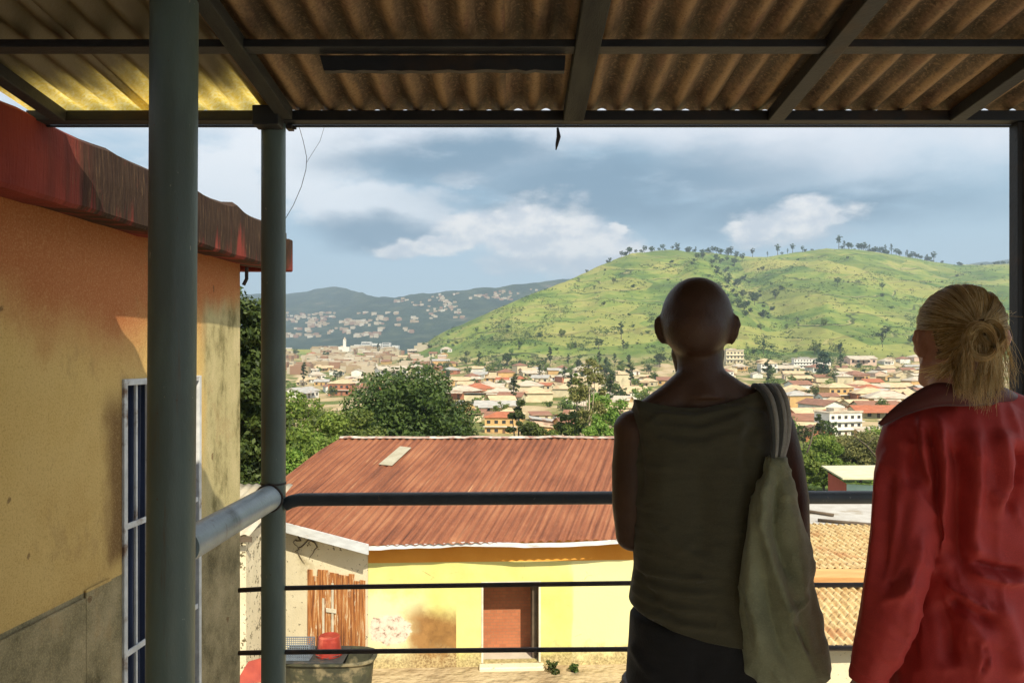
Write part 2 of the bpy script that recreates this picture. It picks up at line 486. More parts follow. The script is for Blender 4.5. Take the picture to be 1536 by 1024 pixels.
# field edges: broken dark and pale lines following the contours
lw = t.math('ADD', t.math('MULTIPLY', sp.outputs[2], 0.055), t.math('MULTIPLY', t.noise(pos, 0.006, 3), 4.0))
fr = t.math('FRACT', lw)
ln = t.math('MULTIPLY', t.math('LESS_THAN', fr, 0.07), t.sstep(t.noise(pos, 0.009, 3), 0.40, 0.48))
grass = t.mix(t.math('MULTIPLY', ln, 0.8), grass, (0.045, 0.055, 0.02))
ln2 = t.math('MULTIPLY', t.math('LESS_THAN', t.math('ABSOLUTE', t.math('SUBTRACT', fr, 0.09)), 0.02), t.sstep(t.noise(pos, 0.012, 3), 0.47, 0.55))
grass = t.mix(t.math('MULTIPLY', ln2, 0.5), grass, (0.42, 0.34, 0.19))
fv = t.voro(t.mapping(pos, (1, 0.45, 2.6)), 0.016, 'F1', 'Color')
fs1 = t.n('ShaderNodeSeparateXYZ'); t.l.new(fv, fs1.inputs[0])
grass = t.mix(t.math('MULTIPLY', t.math('GREATER_THAN', fs1.outputs[0], 0.72), 0.45), grass, (0.34, 0.31, 0.09))
grass = t.mix(t.math('MULTIPLY', t.math('LESS_THAN', fs1.outputs[1], 0.20), 0.45), grass, (0.09, 0.135, 0.03))
# town floor: dust, yards and weeds
tn = t.noise(t.mapping(pos, (1, 0.7, 1)), 0.07, 5, 0.6)
town = t.ramp(tn, [(0.36, (0.09, 0.13, 0.03)), (0.47, (0.18, 0.18, 0.06)), (0.56, (0.42, 0.32, 0.18)), (0.7, (0.5, 0.41, 0.27))])
intown = t.math('MULTIPLY', t.sstep(sp.outputs[1], 90, 130), t.sstep(sp.outputs[2], 3.0, -6.0))
col = t.mix(intown, grass, town)
yard = t.ramp(t.noise(pos, 0.8, 6, 0.65), [(0.35, (0.30, 0.22, 0.13)), (0.6, (0.46, 0.37, 0.23)), (0.75, (0.22, 0.17, 0.10))])
col = t.mix(t.sstep(sp.outputs[1], 36, 27), col, yard)
setin(t, b, Base_Color=col, Roughness=0.95)
b.inputs['Specular IOR Level'].default_value = 0.1
setin(t, b, Normal=t.bump(t.math('ADD', fin, mid), 0.6, 1.2))
land = obj('ground', np.stack([XX, YY, ZZ], -1).reshape(-1, 3), grid_faces(len(Ys), len(pxs)), m_land, smooth=True)
tag(land, kind='structure')

# --- blue hills across the valley
DCREST = [(-700,455),(0,440),(300,439),(428,441),(455,438),(478,432),(500,428),(520,433),(545,440),(575,446),(600,444),(640,440),(700,434),(760,430),(850,418),(950,408),(1200,405),(1400,408),(1440,399),(1480,392),(1513,388),(1700,396),(2300,420)]
px2 = np.arange(-1700, 3300, 6.0); a2 = np.linspace(0, 1.25, 150)
PX, A = np.meshgrid(px2, a2)
yc = np.interp(PX, [0, 428, 500, 560, 700, 900, 2000], [3600, 3500, 3500, 2900, 2700, 2900, 3400]); y0 = 1500.0
YY = y0 + (yc - y0) * A; XX = (PX - 768) * YY / F
zc = (HZ - lut(PX, DCREST)) * yc / F
zb = lut(np.full_like(PX, y0), VALL) - 55
AA = np.clip(A, 0, 1)
ZZ = zb + (zc - zb) * (0.45 * AA + 0.55 * AA**2) + np.sin(pi * AA) * (16 * fbm2(XX / 330, YY / 420, 5, 4)) + 5 * fbm2(XX / 60, YY / 60, 6, 3) * AA
ZZ = np.where(A > 1, ZZ - (YY - yc) * 0.35, ZZ)
m_far, t, b = new_mat('far_forest')
pos = t.n('ShaderNodeNewGeometry').outputs['Position']
c = t.ramp(t.noise(pos, 0.012, 8, 0.7), [(0.35, (0.018, 0.032, 0.018)), (0.52, (0.035, 0.055, 0.028)), (0.62, (0.07, 0.085, 0.045)), (0.7, (0.15, 0.12, 0.09))])
setin(t, b, Base_Color=c, Roughness=1.0)
b.inputs['Specular IOR Level'].default_value = 0.0
setin(t, b, Normal=t.bump(t.noise(pos, 0.03, 6, 0.7), 0.8, 12.0))
far = obj('distant_hills', np.stack([XX, YY, ZZ], -1).reshape(-1, 3), grid_faces(len(a2), len(px2)), m_far, smooth=True)
tag(far, kind='structure')
def far_z(px, a):
    yc = float(np.interp(px, [0, 428, 500, 560, 700, 900, 2000], [3600, 3500, 3500, 2900, 2700, 2900, 3400]))
    zc = (HZ - float(lut(px, DCREST))) * yc / F; zb = float(lut(y0, VALL)) - 55
    Y = y0 + (yc - y0) * a; X = (px - 768) * Y / F
    z = zb + (zc - zb) * (0.45 * a + 0.55 * a * a) + sin(pi * a) * (16 * float(fbm2(np.array(X / 330), np.array(Y / 420), 5, 4))) + 5 * float(fbm2(np.array(X / 60), np.array(Y / 60), 6, 3)) * a
    return X, Y, z

# --- air between here and the hills
if HAZE > 0:
    hz = MB().box((-9000, -60, -80), (9000, 4900, 560))
    m_h = bpy.data.materials.new('haze_air'); m_h.use_nodes = True
    t = NT(m_h.node_tree); m_h.node_tree.nodes.clear()
    pv = t.n('ShaderNodeVolumePrincipled', {'Color': (0.62, 0.80, 1.0, 1), 'Density': HAZE, 'Anisotropy': 0.2})
    mo = t.n('ShaderNodeOutputMaterial'); t.l.new(pv.outputs[0], mo.inputs['Volume'])
    tag(hz.build('haze', m_h), kind='stuff')
# ------------------------------------------------------------------ corrugated sheets
def plane_axes(n, d):
    n = Vector(n).normalized(); d = Vector(d); d = (d - n * d.dot(n)).normalized()
    return d.cross(n).normalized(), d, n        # across, along, normal

def corrugated(name, mat, parent, o0, along, normal, w, l, wave, amp, cut=None, thick=0.0012, nl=None, square=False, per=8, wob=0.0, seed=1, dents=0.0):
    """ribbed sheet: starts at o0, runs l along `along`, spreads w across; object axes follow the ribs. cut: world polygon to trim to"""
    ax, ay, az_ = plane_axes(normal, along)
    nx = max(8, int(w / wave * per)) + 1; ny = nl or max(2, int(l / 0.5)) + 1
    x = np.linspace(0, w, nx); y = np.linspace(0, l, ny)
    XX, YY = np.meshgrid(x, y)
    ph = 2 * pi * XX / wave
    ZZ = np.cos(ph)
    if square: ZZ = np.tanh(2.2 * ZZ)
    ZZ = ZZ * amp
    if wob: ZZ = ZZ + wob * fbm2(XX / 1.3, YY / 1.7, seed, 3)
    if dents: ZZ = ZZ + dents * fbm2(XX / 0.25, YY / 0.6, seed + 5, 2)
    V = np.stack([XX, YY, ZZ], -1).reshape(-1, 3)
    M = Matrix((ax, ay, az_)).transposed().to_4x4(); M.translation = Vector(o0)
    me_f = grid_faces(ny, nx)
    me = bpy.data.meshes.new(name); me.from_pydata([tuple(v) for v in V], [], me_f.tolist()); me.update()
    if cut:
        Mi = M.inverted(); pl = [Mi @ Vector(p) for p in cut]
        bm = bmesh.new(); bm.from_mesh(me)
        c = sum(pl, Vector()) / len(pl)
        for i in range(len(pl)):
            a, b = pl[i], pl[(i + 1) % len(pl)]
            e = b - a; nn = Vector((e.y, -e.x, 0)).normalized()
            if (c - a).dot(nn) > 0: nn = -nn
            bmesh.ops.bisect_plane(bm, geom=bm.verts[:] + bm.edges[:] + bm.faces[:], plane_co=(a.x, a.y, 0), plane_no=nn, clear_outer=True, dist=1e-5)
        bm.to_mesh(me); bm.free()
    me.polygons.foreach_set('use_smooth', np.ones(len(me.polygons), dtype=bool))
    me.materials.append(mat)
    o = bpy.data.objects.new(name, me); COL.objects.link(o)
    if parent is not None: o.parent = parent; M = Matrix.Translation(-ORIG[root_of(parent).name]) @ M
    o.matrix_basis = M
    s = o.modifiers.new('t', 'SOLIDIFY'); s.thickness = thick; s.offset = 1
    return o

# ------------------------------------------------------------------ materials of the veranda
m_beam = pmat('dark_painted_steel', (0.017, 0.018, 0.021), (0.026, 0.026, 0.028), 6, 0.6, 0.25, 60, c3=(0.045, 0.028, 0.018), s3=0.62)
m_rafter = pmat('weathered_timber', (0.042, 0.043, 0.034), (0.024, 0.024, 0.022), 3, 0.8, 0.4, 40, stretch=(8, 1, 8))
m_pipe = pmat('grey_green_pipe_paint', (0.135, 0.180, 0.155), (0.085, 0.115, 0.102), 5, 0.42, 0.35, 90, stretch=(1, 1, 0.35), c3=(0.085, 0.105, 0.090), s3=0.60, spec=0.5, bdist=0.004, spots=((0.30, 0.28, 0.22), 55, 0.70))
def age_pipe(m, amt=1.0):
    t = NT(m.node_tree); b = m.node_tree.nodes['Principled BSDF']
    co = t.coord('Object'); src = b.inputs['Base Color'].links[0].from_socket
    run = t.noise(t.mapping(co, (22, 22, 1.2)), 1.2, 5, 0.7); chip = t.noise(co, 34, 4, 0.75); big_ = t.noise(co, 3.0, 3)
    c = t.mix(t.math('MULTIPLY', t.math('MULTIPLY', t.sstep(run, 0.56, 0.68), t.sstep(big_, 0.45, 0.6)), 0.6 * amt), src, (0.13, 0.075, 0.04))
    c = t.mix(t.math('MULTIPLY', t.sstep(chip, 0.68, 0.71), 0.8 * amt), c, (0.11, 0.05, 0.025))
    c = t.mix(t.math('MULTIPLY', t.sstep(chip, 0.30, 0.27), 0.6 * amt), c, (0.42, 0.44, 0.40))
    t.l.new(c, b.inputs['Base Color'])
age_pipe(m_pipe)
m_railm = pmat('dark_blue_grey_rail_paint', (0.040, 0.052, 0.060), (0.028, 0.034, 0.040), 9, 0.45, 0.2, 80, spec=0.5, spots=((0.16, 0.12, 0.08), 30, 0.66))
m_rod = pmat('thin_rusty_rod', (0.060, 0.040, 0.030), (0.030, 0.028, 0.028), 18, 0.6, 0.2, 80)
m_post = pmat('brown_timber_post', (0.30, 0.215, 0.135), (0.20, 0.14, 0.09), 3, 0.7, 0.4, 30, stretch=(10, 10, 1))

def roof_under(name, c1, c2, c3):
    m, t, b = new_mat(name)
    co = t.coord('Object')
    n1 = t.noise(t.mapping(co, (9, 0.8, 1)), 2.2, 6, 0.65)
    n2 = t.noise(co, 5.0, 6, 0.7)
    g = t.noise(co, 95.0, 3, 0.8)
    col = t.ramp(t.math('ADD', t.math('MULTIPLY', n1, 0.6), t.math('MULTIPLY', n2, 0.4)), [(0.36, c2), (0.5, c1), (0.66, c3)])
    xx = t.n('ShaderNodeSeparateXYZ', {0: co}).outputs[0]
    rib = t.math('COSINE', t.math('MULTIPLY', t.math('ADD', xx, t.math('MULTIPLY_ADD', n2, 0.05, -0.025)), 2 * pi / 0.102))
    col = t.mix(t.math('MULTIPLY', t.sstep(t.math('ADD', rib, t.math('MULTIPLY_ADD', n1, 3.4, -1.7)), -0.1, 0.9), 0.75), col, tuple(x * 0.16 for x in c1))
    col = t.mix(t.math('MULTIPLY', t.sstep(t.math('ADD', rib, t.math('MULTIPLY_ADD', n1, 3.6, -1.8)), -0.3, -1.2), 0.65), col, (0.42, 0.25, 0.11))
    col = t.mix(t.math('MULTIPLY', t.sstep(g, 0.50, 0.66), 0.55), col, tuple(min(1, x * 1.9) for x in c1))
    col = t.mix(t.math('MULTIPLY', t.sstep(g, 0.47, 0.33), 0.55), col, tuple(x * 0.35 for x in c1))
    bl_ = t.noise(t.mapping(co, (2.2, 0.9, 1), loc=(5, 2, 0)), 1.6, 5, 0.65)
    col = t.mix(t.math('MULTIPLY', t.sstep(bl_, 0.50, 0.66), 0.75), col, (0.022, 0.018, 0.014))
    setin(t, b, Base_Color=col, Roughness=0.62, Metallic=0.0)
    b.inputs['Specular IOR Level'].default_value = 0.35
    setin(t, b, Normal=t.bump(g, 0.5, 0.006))
    return m
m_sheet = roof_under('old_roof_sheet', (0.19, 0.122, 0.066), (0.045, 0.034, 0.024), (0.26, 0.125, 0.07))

# fibreglass sheets that let some sun through; browner and less translucent away from the eave
m_fib, t, b = new_mat('yellow_fibreglass_sheet')
co = t.coord('Object'); sp = t.n('ShaderNodeSeparateXYZ'); t.l.new(co, sp.inputs[0])
gr = t.noise(t.mapping(co, (7, 1.2, 1)), 2.0, 6, 0.65); g2 = t.noise(co, 90, 3, 0.8)
e = t.math('ADD', sp.outputs[1], t.math('MULTIPLY_ADD', gr, 0.36, -0.18))
dulled = t.sstep(e, FIB_L - 0.04, FIB_L - 0.42)
setin(t, b, Base_Color=t.mix(dulled, (0.62, 0.50, 0.16), (0.11, 0.085, 0.045)), Roughness=0.5)
tr = t.n('ShaderNodeBsdfTranslucent'); t.l.new(t.mix(t.sstep(g2, 0.35, 0.65), (0.90, 0.74, 0.24), (0.97, 0.90, 0.62)), tr.inputs[0])
mx = t.n('ShaderNodeMixShader'); t.l.new(t.math('MULTIPLY_ADD', dulled, -0.84, 0.87, clamp=True), mx.inputs[0])
t.l.new(b.outputs[0], mx.inputs[1]); t.l.new(tr.outputs[0], mx.inputs[2])
t.l.new(mx.outputs[0], m_fib.node_tree.nodes['Material Output'].inputs[0])
setin(t, b, Normal=t.bump(g2, 0.3, 0.004))

# ------------------------------------------------------------------ the veranda
FLOOR = -1.57
m_floor = pmat('pale_cement_floor', (0.60, 0.54, 0.44), (0.50, 0.45, 0.37), 2.5, 0.8, 0.3, 40)
m_back = pmat('pale_plaster', (0.50, 0.43, 0.32), (0.42, 0.36, 0.27), 2, 0.85, 0.3, 30)
fl = MB().box((-1.74, -2.3, FLOOR - 0.18), (2.4, 2.86, FLOOR)).build('veranda_floor', m_floor); tag(fl, kind='structure')
bw = thing('added_back_wall', (0.3, -2.3, FLOOR), 'unseen back wall added to shade the veranda, its opening letting in sun', 'wall')
mb = MB()
mb.box((-1.9, -2.5, FLOOR), (1.0, -2.3, 1.35)); mb.box((2.3, -2.5, FLOOR), (2.45, -2.3, 1.35))  # unseen wall added to darken the backs; gap shaped for floor bounce
mb.build('plaster', m_back, bw)
lowb = MB().box((-1.74, -2.3, -7.6), (2.4, 2.80, FLOOR - 0.184))
ub = thing('lower_storey', (0.3, 0.2, -7.6), 'plastered storey that carries the veranda floor', 'building'); lowb.build('wall', m_back, ub)

vr = thing('veranda_roof', (0, 1, 0.85), 'dark steel framed veranda roof of old brown corrugated sheets overhead', 'roof')
SL = 0.1
def rh(Y): return 0.893 + SL * (2.74 - Y)
mb = MB()
mb.box((-1.72, 2.712, 0.836), (1.95, 2.772, 0.872)); mb.box((-1.72, 2.765, 0.829), (1.95, 2.778, 0.8355))
mb.build('front_beam', m_beam, vr, bevel=0.003)
MB().bar((-1.72, 2.225, 0.899), (1.9, 2.225, 0.899), 0.055, 0.022).build('purlin', m_beam, vr, bevel=0.002)
for yy in (1.45, 0.5, -0.6):
    MB().bar((-1.74, yy, rh(yy) - 0.034), (2.2, yy, rh(yy) - 0.034), 0.055, 0.03).build('purlin', m_beam, vr, bevel=0.002)
for X, w in ((-1.6, 0.05), (-0.795, 0.05), (0.217, 0.072), (0.93, 0.055), (1.57, 0.05)):
    y1 = 2.708 if X != -0.795 else 2.69
    mb = MB().bar((X, -2.25, rh(-2.25) - 0.046), (X, y1, rh(y1) - 0.046), w, 0.042)
    mb.build('rafter', m_rafter if X in (-0.795, 0.217) else m_beam, vr, bevel=0.003)
edges = [-1.74, -1.30, -0.87, -0.05, 0.75, 1.55, 2.35]
for k in range(len(edges) - 1):
    x0, x1 = edges[k] - 0.03, edges[k + 1] + 0.03
    fib = k < 2
    yend = 2.815 if fib else 2.80
    st = Vector((x0, -2.28, rh(-2.28) + 0.0045 * (k % 2)))
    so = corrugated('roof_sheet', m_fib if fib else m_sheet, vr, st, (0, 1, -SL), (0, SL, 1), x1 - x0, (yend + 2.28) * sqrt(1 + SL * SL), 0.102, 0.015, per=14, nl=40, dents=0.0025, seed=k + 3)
# packing board under the purlin
bd = thing('packing_board', (-0.2, 2.27, 0.85), 'short dark rough board hung under the second purlin', 'board')
mb = MB(); n = 26; x = np.linspace(-0.555, 0.155, n); pr = [(a, 2.262, 0.889) for a in (0.155, -0.565)]
lowe = [(-0.555 + (0.71) * i / (n - 1), 2.262, 0.845 + rng.uniform(-0.003, 0.003)) for i in range(n)]
mb.prism([Vector((0.158, 2.262, 0.8885)), Vector((-0.568, 2.262, 0.8885))] + [Vector(p) for p in lowe], (0, 0.024, 0)); 
mb.build('plank', m_beam, bd)
# posts
p1 = thing('pipe_post', (-0.868, 1.95, FLOOR), 'thick grey green painted pipe post standing nearest the left building', 'post', 'veranda pipe posts')
mb = MB(); mb.tube([(-0.873, 1.95, FLOOR), (-0.866, 1.95, -0.3), (-0.858, 1.95, rh(1.95) - 0.02)], 0.0577, 40)
mb.build('pipe', m_pipe, p1, smooth=True, autosm=40)
MB().lathe((-0.873, 1.95, FLOOR), [(0.11, 0.0), (0.11, 0.012), (0.06, 0.016)], 24).build('base_plate', m_pipe, p1)
p2 = thing('pipe_post', (-0.853, 2.74, FLOOR), 'slimmer grey green pipe post at the corner where the railing starts', 'post', 'veranda pipe posts')
MB().tube([(-0.853, 2.742, FLOOR), (-0.853, 2.742, 0.80), (-0.853, 2.742, 0.832)], 0.0425, 32).build('pipe', m_pipe, p2, smooth=True, autosm=40)
MB().box((-0.896, 2.640, 0.800), (-0.806, 2.709, 0.868)).build('bracket', m_beam, p2, bevel=0.004)
mb = MB().box((-0.808, 2.74, 0.815), (-0.788, 2.775, 0.829)); mb.tube([(-0.79, 2.757, 0.822), (-0.776, 2.757, 0.822)], 0.006, 8)
mb.build('bolt', m_rod, p2)
MB().tube([(-0.853, 2.742, -0.448), (-0.853, 2.742, -0.455)], 0.0445, 32).build('weld_band', m_rod, p2)
mb = MB()
mb.tube([(-0.855 + 0.047 * cos(2*pi*i/20), 2.694 + 0.004 * cos(5*i), -0.497 + 0.047 * sin(2*pi*i/20)) for i in range(21)], 0.005, 6)
mb.build('weld_bead', m_rod, p2, smooth=True)
p3 = thing('timber_post', (1.81, 2.74, FLOOR), 'square brown timber post at the far end of the railing', 'post')
MB().box((1.818, 2.70, FLOOR), (1.93, 2.80, 0.834)).build('post', m_post, p3, bevel=0.006)
MB().bar((1.806, 2.745, FLOOR), (1.806, 2.745, 0.834), 0.022, 0.05, up=(0, 1, 0)).build('shaded_inner_face', m_beam, p3, bevel=0.003)  # dark strip stands for the post's inner face in shade
# railing
rl = thing('balcony_railing', (0.4, 2.74, -1.1), 'dark metal railing of one thick top bar and two thin rods', 'railing')
mb = MB(); mb.tube([(-0.812, 2.742, -0.528), (-0.79, 2.742, -0.517), (-0.76, 2.742, -0.510), (-0.5, 2.742, -0.508), (0.4, 2.742, -0.503), (1.2, 2.742, -0.502), (1.794, 2.742, -0.502)], 0.0235, 20)
mb.build('top_bar', m_railm, rl, smooth=True, autosm=40)
MB().tube([(-0.978, 2.742, -0.834), (-0.853, 2.742, -0.827), (-0.6, 2.742, -0.822), (0.45, 2.742, -0.808), (1.1, 2.742, -0.815), (1.794, 2.742, -0.812)], 0.0085, 10).build('thin_rod', m_rod, rl, smooth=True)
MB().tube([(-0.978, 2.742, -1.058), (-0.853, 2.742, -1.055), (0.0, 2.742, -1.047), (0.45, 2.742, -1.044), (1.1, 2.742, -1.040), (1.794, 2.742, -1.046)], 0.0085, 10).build('thin_rod', m_rod, rl, smooth=True)
sr = thing('side_rail_pipe', (-0.86, 2.3, -0.5), 'thick blue grey pipe rail joining the two pipe posts', 'rail')
m_pipe2 = pmat('blue_grey_pipe_paint', (0.36, 0.43, 0.47), (0.27, 0.33, 0.36), 6, 0.36, 0.2, 90, spec=0.5, c3=(0.10, 0.12, 0.12), s3=0.64)
age_pipe(m_pipe2, 0.6); age_pipe(m_railm, 0.5)
MB().tube([(-0.864, 2.012, -0.5), (-0.855, 2.698, -0.497)], 0.0445, 32).build('pipe', m_pipe2, sr, smooth=True, autosm=40)
hk = MB().tube([(0.166, 2.79, 0.832), (0.170, 2.79, 0.80), (0.164, 2.79, 0.775), (0.160, 2.79, 0.752)], [0.004, 0.008, 0.006, 0.002], 8).build('hanging_stick', m_rod, smooth=True)
tag(hk, 'short dark stick hanging down from the front beam', 'stick')
wv = [P(448, 188, 2.86), P(455, 212, 2.86), P(460, 236, 2.86), P(459, 254, 2.86), P(452, 280, 2.86), P(440, 308, 2.86), P(427, 330, 2.86), P(418, 345, 2.84)]
mb = MB().tube(wv, 0.0011, 6); mb.tube([P(487, 189, 2.86), P(480, 212, 2.86), P(466, 234, 2.86), P(460, 244, 2.86)], 0.0007, 5)
tag(mb.build('hanging_wire', m_rod, smooth=True), 'thin loose wire drooping from the roof to the slimmer pipe post', 'wire')

# ------------------------------------------------------------------ ochre building on the left
AXX = 74.0 / F
def LB(s, w, z): return Vector((-w + AXX * s, s, z))
WW, WF = 2.05, 1.86
S1 = 1150 * WW / (842 - 360)
lb = thing('ochre_building', LB(S1, WW + 1, -7.5), 'ochre plastered building with stained red concrete roof edge and a barred window', 'building')
m_ochre, t, b = new_mat('stained_ochre_plaster')
co = t.coord('Object'); pos = t.n('ShaderNodeNewGeometry').outputs['Position']
sp = t.n('ShaderNodeSeparateXYZ'); t.l.new(pos, sp.inputs[0]); Yp, Zp = sp.outputs[1], sp.outputs[2]
n1 = t.noise(pos, 1.3, 6, 0.6); n2 = t.noise(t.mapping(pos, (1, 1, 0.35)), 3.2, 6, 0.6); n3 = t.noise(pos, 14, 5, 0.7); g = t.noise(pos, 120, 3, 0.8)
c = t.ramp(n1, [(0.3, (0.56, 0.375, 0.12)), (0.5, (0.62, 0.435, 0.165)), (0.7, (0.49, 0.315, 0.10))])
# red wash run down from the roof edge, with soffit shade painted into it
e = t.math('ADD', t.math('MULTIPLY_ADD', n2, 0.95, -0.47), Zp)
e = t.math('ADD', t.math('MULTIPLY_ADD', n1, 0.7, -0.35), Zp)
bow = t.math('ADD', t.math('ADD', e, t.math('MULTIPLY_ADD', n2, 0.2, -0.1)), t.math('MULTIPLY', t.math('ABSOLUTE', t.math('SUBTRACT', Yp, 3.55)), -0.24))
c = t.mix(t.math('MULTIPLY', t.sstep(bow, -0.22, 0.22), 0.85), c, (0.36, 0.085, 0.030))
# pale mossy plaster at the far end
far_e = t.sstep(t.math('ADD', Yp, t.math('MULTIPLY_ADD', n2, 0.35, -0.18)), 4.33, 4.46)
mo = t.ramp(t.noise(t.mapping(pos, (1, 1, 0.5)), 6, 7, 0.7), [(0.36, (0.17, 0.155, 0.07)), (0.5, (0.42, 0.37, 0.19)), (0.68, (0.52, 0.45, 0.25))])
hi = t.math('MULTIPLY', far_e, t.sstep(t.math('ADD', Zp, t.math('MULTIPLY', n2, 0.4)), 0.60, 0.42))
c = t.mix(hi, c, mo)
# bare cement below and dark streak beside the window
m2 = t.ramp(t.noise(pos, 4.5, 7, 0.68), [(0.35, (0.105, 0.095, 0.055)), (0.5, (0.25, 0.215, 0.125)), (0.66, (0.36, 0.30, 0.18))])
c = t.mix(t.math('LESS_THAN', Zp, -1.012), c, m2)
st = t.math('ADD', Yp, t.math('MULTIPLY_ADD', n2, 0.24, -0.12))
stm = t.math('MULTIPLY', t.math('MULTIPLY', t.sstep(st, 3.40, 3.50), t.sstep(Zp, -0.10, -0.30)), t.sstep(st, 3.72, 3.60))
wid = t.math('MULTIPLY', stm, t.sstep(t.math('ADD', Zp, t.math('MULTIPLY', n2, 0.3)), -0.86, -0.76))
c = t.mix(t.math('MULTIPLY', wid, 0.85), c, (0.12, 0.055, 0.022))
blo = t.sstep(t.noise(t.mapping(pos, (1, 1, 0.6), loc=(7, 3, 1)), 2.6, 7, 0.72), 0.56, 0.64)
c = t.mix(t.math('MULTIPLY', blo, 0.30), c, (0.30, 0.19, 0.08))
spk = t.sstep(t.noise(pos, 9, 2, 0.4), 0.735, 0.76)
c = t.mix(t.math('MULTIPLY', spk, 0.7), c, (0.10, 0.05, 0.025))
c = t.mix(t.math('MULTIPLY', t.sstep(g, 0.45, 0.7), 0.25), c, (0.75, 0.55, 0.25))
c = t.mix(t.math('MULTIPLY', t.sstep(g, 0.5, 0.3), 0.35), c, (0.22, 0.12, 0.035))
setin(t, b, Base_Color=c, Roughness=0.9, Normal=t.bump(t.math('ADD', t.math('MULTIPLY', n3, 0.7), t.math('MULTIPLY', g, 0.6)), 0.45, 0.010))
b.inputs['Specular IOR Level'].default_value = 0.2

m_fas, t, b = new_mat('stained_red_concrete')
pos = t.n('ShaderNodeNewGeometry').outputs['Position']
sp = t.n('ShaderNodeSeparateXYZ'); t.l.new(pos, sp.inputs[0]); Yp, Zp = sp.outputs[1], sp.outputs[2]
strk = t.noise(t.mapping(pos, (1, 5.0, 0.30)), 2.0, 7, 0.7); fs = t.noise(t.mapping(pos, (1, 6.0, 0.4)), 14.0, 4, 0.7); n3 = t.noise(pos, 16, 6, 0.7); n1 = t.noise(pos, 2.4, 5, 0.6)
c = t.ramp(n1, [(0.35, (0.27, 0.048, 0.034)), (0.6, (0.20, 0.034, 0.026)), (0.75, (0.31, 0.075, 0.05))])
blk = t.math('ADD', t.math('ADD', t.math('MULTIPLY', strk, 1.5), t.math('MULTIPLY', fs, 0.35)), t.math('MULTIPLY_ADD', Zp, 1.5, -1.44))
blk = t.math('MULTIPLY', t.sstep(blk, 0.14, 0.42), t.sstep(t.math('ADD', Yp, t.math('MULTIPLY_ADD', strk, 0.5, -0.25)), 2.70, 3.05))
c = t.mix(t.math('MULTIPLY', blk, 0.95), c, t.ramp(fs, [(0.4, (0.018, 0.014, 0.010)), (0.62, (0.05, 0.034, 0.020)), (0.72, (0.20, 0.13, 0.065))]))
c = t.mix(t.math('MULTIPLY', t.sstep(n3, 0.6, 0.72), 0.5), c, (0.08, 0.03, 0.02))
setin(t, b, Base_Color=c, Roughness=0.9, Normal=t.bump(t.math('ADD', n3, fs), 0.5, 0.012))
b.inputs['Specular IOR Level'].default_value = 0.2

W0, W1 = 1.745 * WW, 2.12 * WW         # the window, measured along the wall
ZT0 = 0.40; ZWT, ZWB = -0.105, -2.35
mb = MB()
def wallbox(s0, s1, z0, z1, w0=WW, th=0.25, m=mb):
    m.hexa([LB(s0, w0, z0), LB(s1, w0, z0), LB(s1, w0 + th, z0), LB(s0, w0 + th, z0), LB(s0, w0, z1), LB(s1, w0, z1), LB(s1, w0 + th, z1), LB(s0, w0 + th, z1)])
wallbox(-2.6, W0, -7.6, 0.66); wallbox(W1, S1, -7.6, 0.66); wallbox(W0, W1, ZWT, 0.66); wallbox(W0, W1, -7.6, ZWB)
mb.hexa([LB(S1 - 0.25, WW + 0.25, -7.6), LB(S1, WW + 0.25, -7.6), LB(S1, WW + 4, -7.6), LB(S1 - 0.25, WW + 4, -7.6), LB(S1 - 0.25, WW + 0.25, 0.66), LB(S1, WW + 0.25, 0.66), LB(S1, WW + 4, 0.66), LB(S1 - 0.25, WW + 4, 0.66)])
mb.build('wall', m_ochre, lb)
# raised cement plinth under the ochre coat: stands a little proud, with a rough joint
pm = MB(); wallbox(-2.6, 3.28, -7.5, -1.03, WW - 0.018, 0.016, pm); wallbox(3.29, W0 - 0.10, -7.5, -1.0, WW - 0.012, 0.010, pm)
pm.build('plinth', m_ochre, lb, bevel=0.006)
# fascia: ragged top edge, rounded lower edge
sN = 90; ss = np.linspace(-2.6, 1150 * WF / 412, sN); S2 = ss[-1]
vs = []; 
for i, s in enumerate(ss):
    tz = 0.860 + 0.012 * float(fbm2(np.array(s * 4.1), np.array(0.3), 4, 5)) + (0.02 if rng.random() < 0.03 else 0)
    bz = 0.577 + 0.012 * float(fbm2(np.array(s * 2.3), np.array(5.3), 4, 4))
    wf = WF + 0.006 * float(fbm2(np.array(s * 1.7), np.array(9.3), 8, 3))
    for (w, z) in ((wf + 0.30, tz + 0.01), (wf + 0.03, tz), (wf, tz - 0.02), (wf - 0.004, 0.72), (wf, bz + 0.015), (wf + 0.012, bz), (wf + 0.10, bz + 0.004), (wf + 0.30, bz + 0.03)):
        vs.append(LB(s, w, z))
k = 8
fs_ = [(i*k+j, i*k+(j+1)%k, (i+1)*k+(j+1)%k, (i+1)*k+j) for i in range(sN-1) for j in range(k)] + [tuple(range(k)), tuple(range((sN-1)*k, sN*k))[::-1]]
obj('fascia', vs, fs_, m_fas, lb)
mb = MB().hexa([LB(-2.6, WF + 0.26, 0.665), LB(S2 - 0.02, WF + 0.26, 0.665), LB(S2 - 0.02, WF + 4.3, 0.665), LB(-2.6, WF + 4.3, 0.665), LB(-2.6, WF + 0.26, 0.83), LB(S2 - 0.02, WF + 0.26, 0.83), LB(S2 - 0.02, WF + 4.3, 0.83), LB(-2.6, WF + 4.3, 0.83)])
mb.build('roof_slab', m_fas, lb)
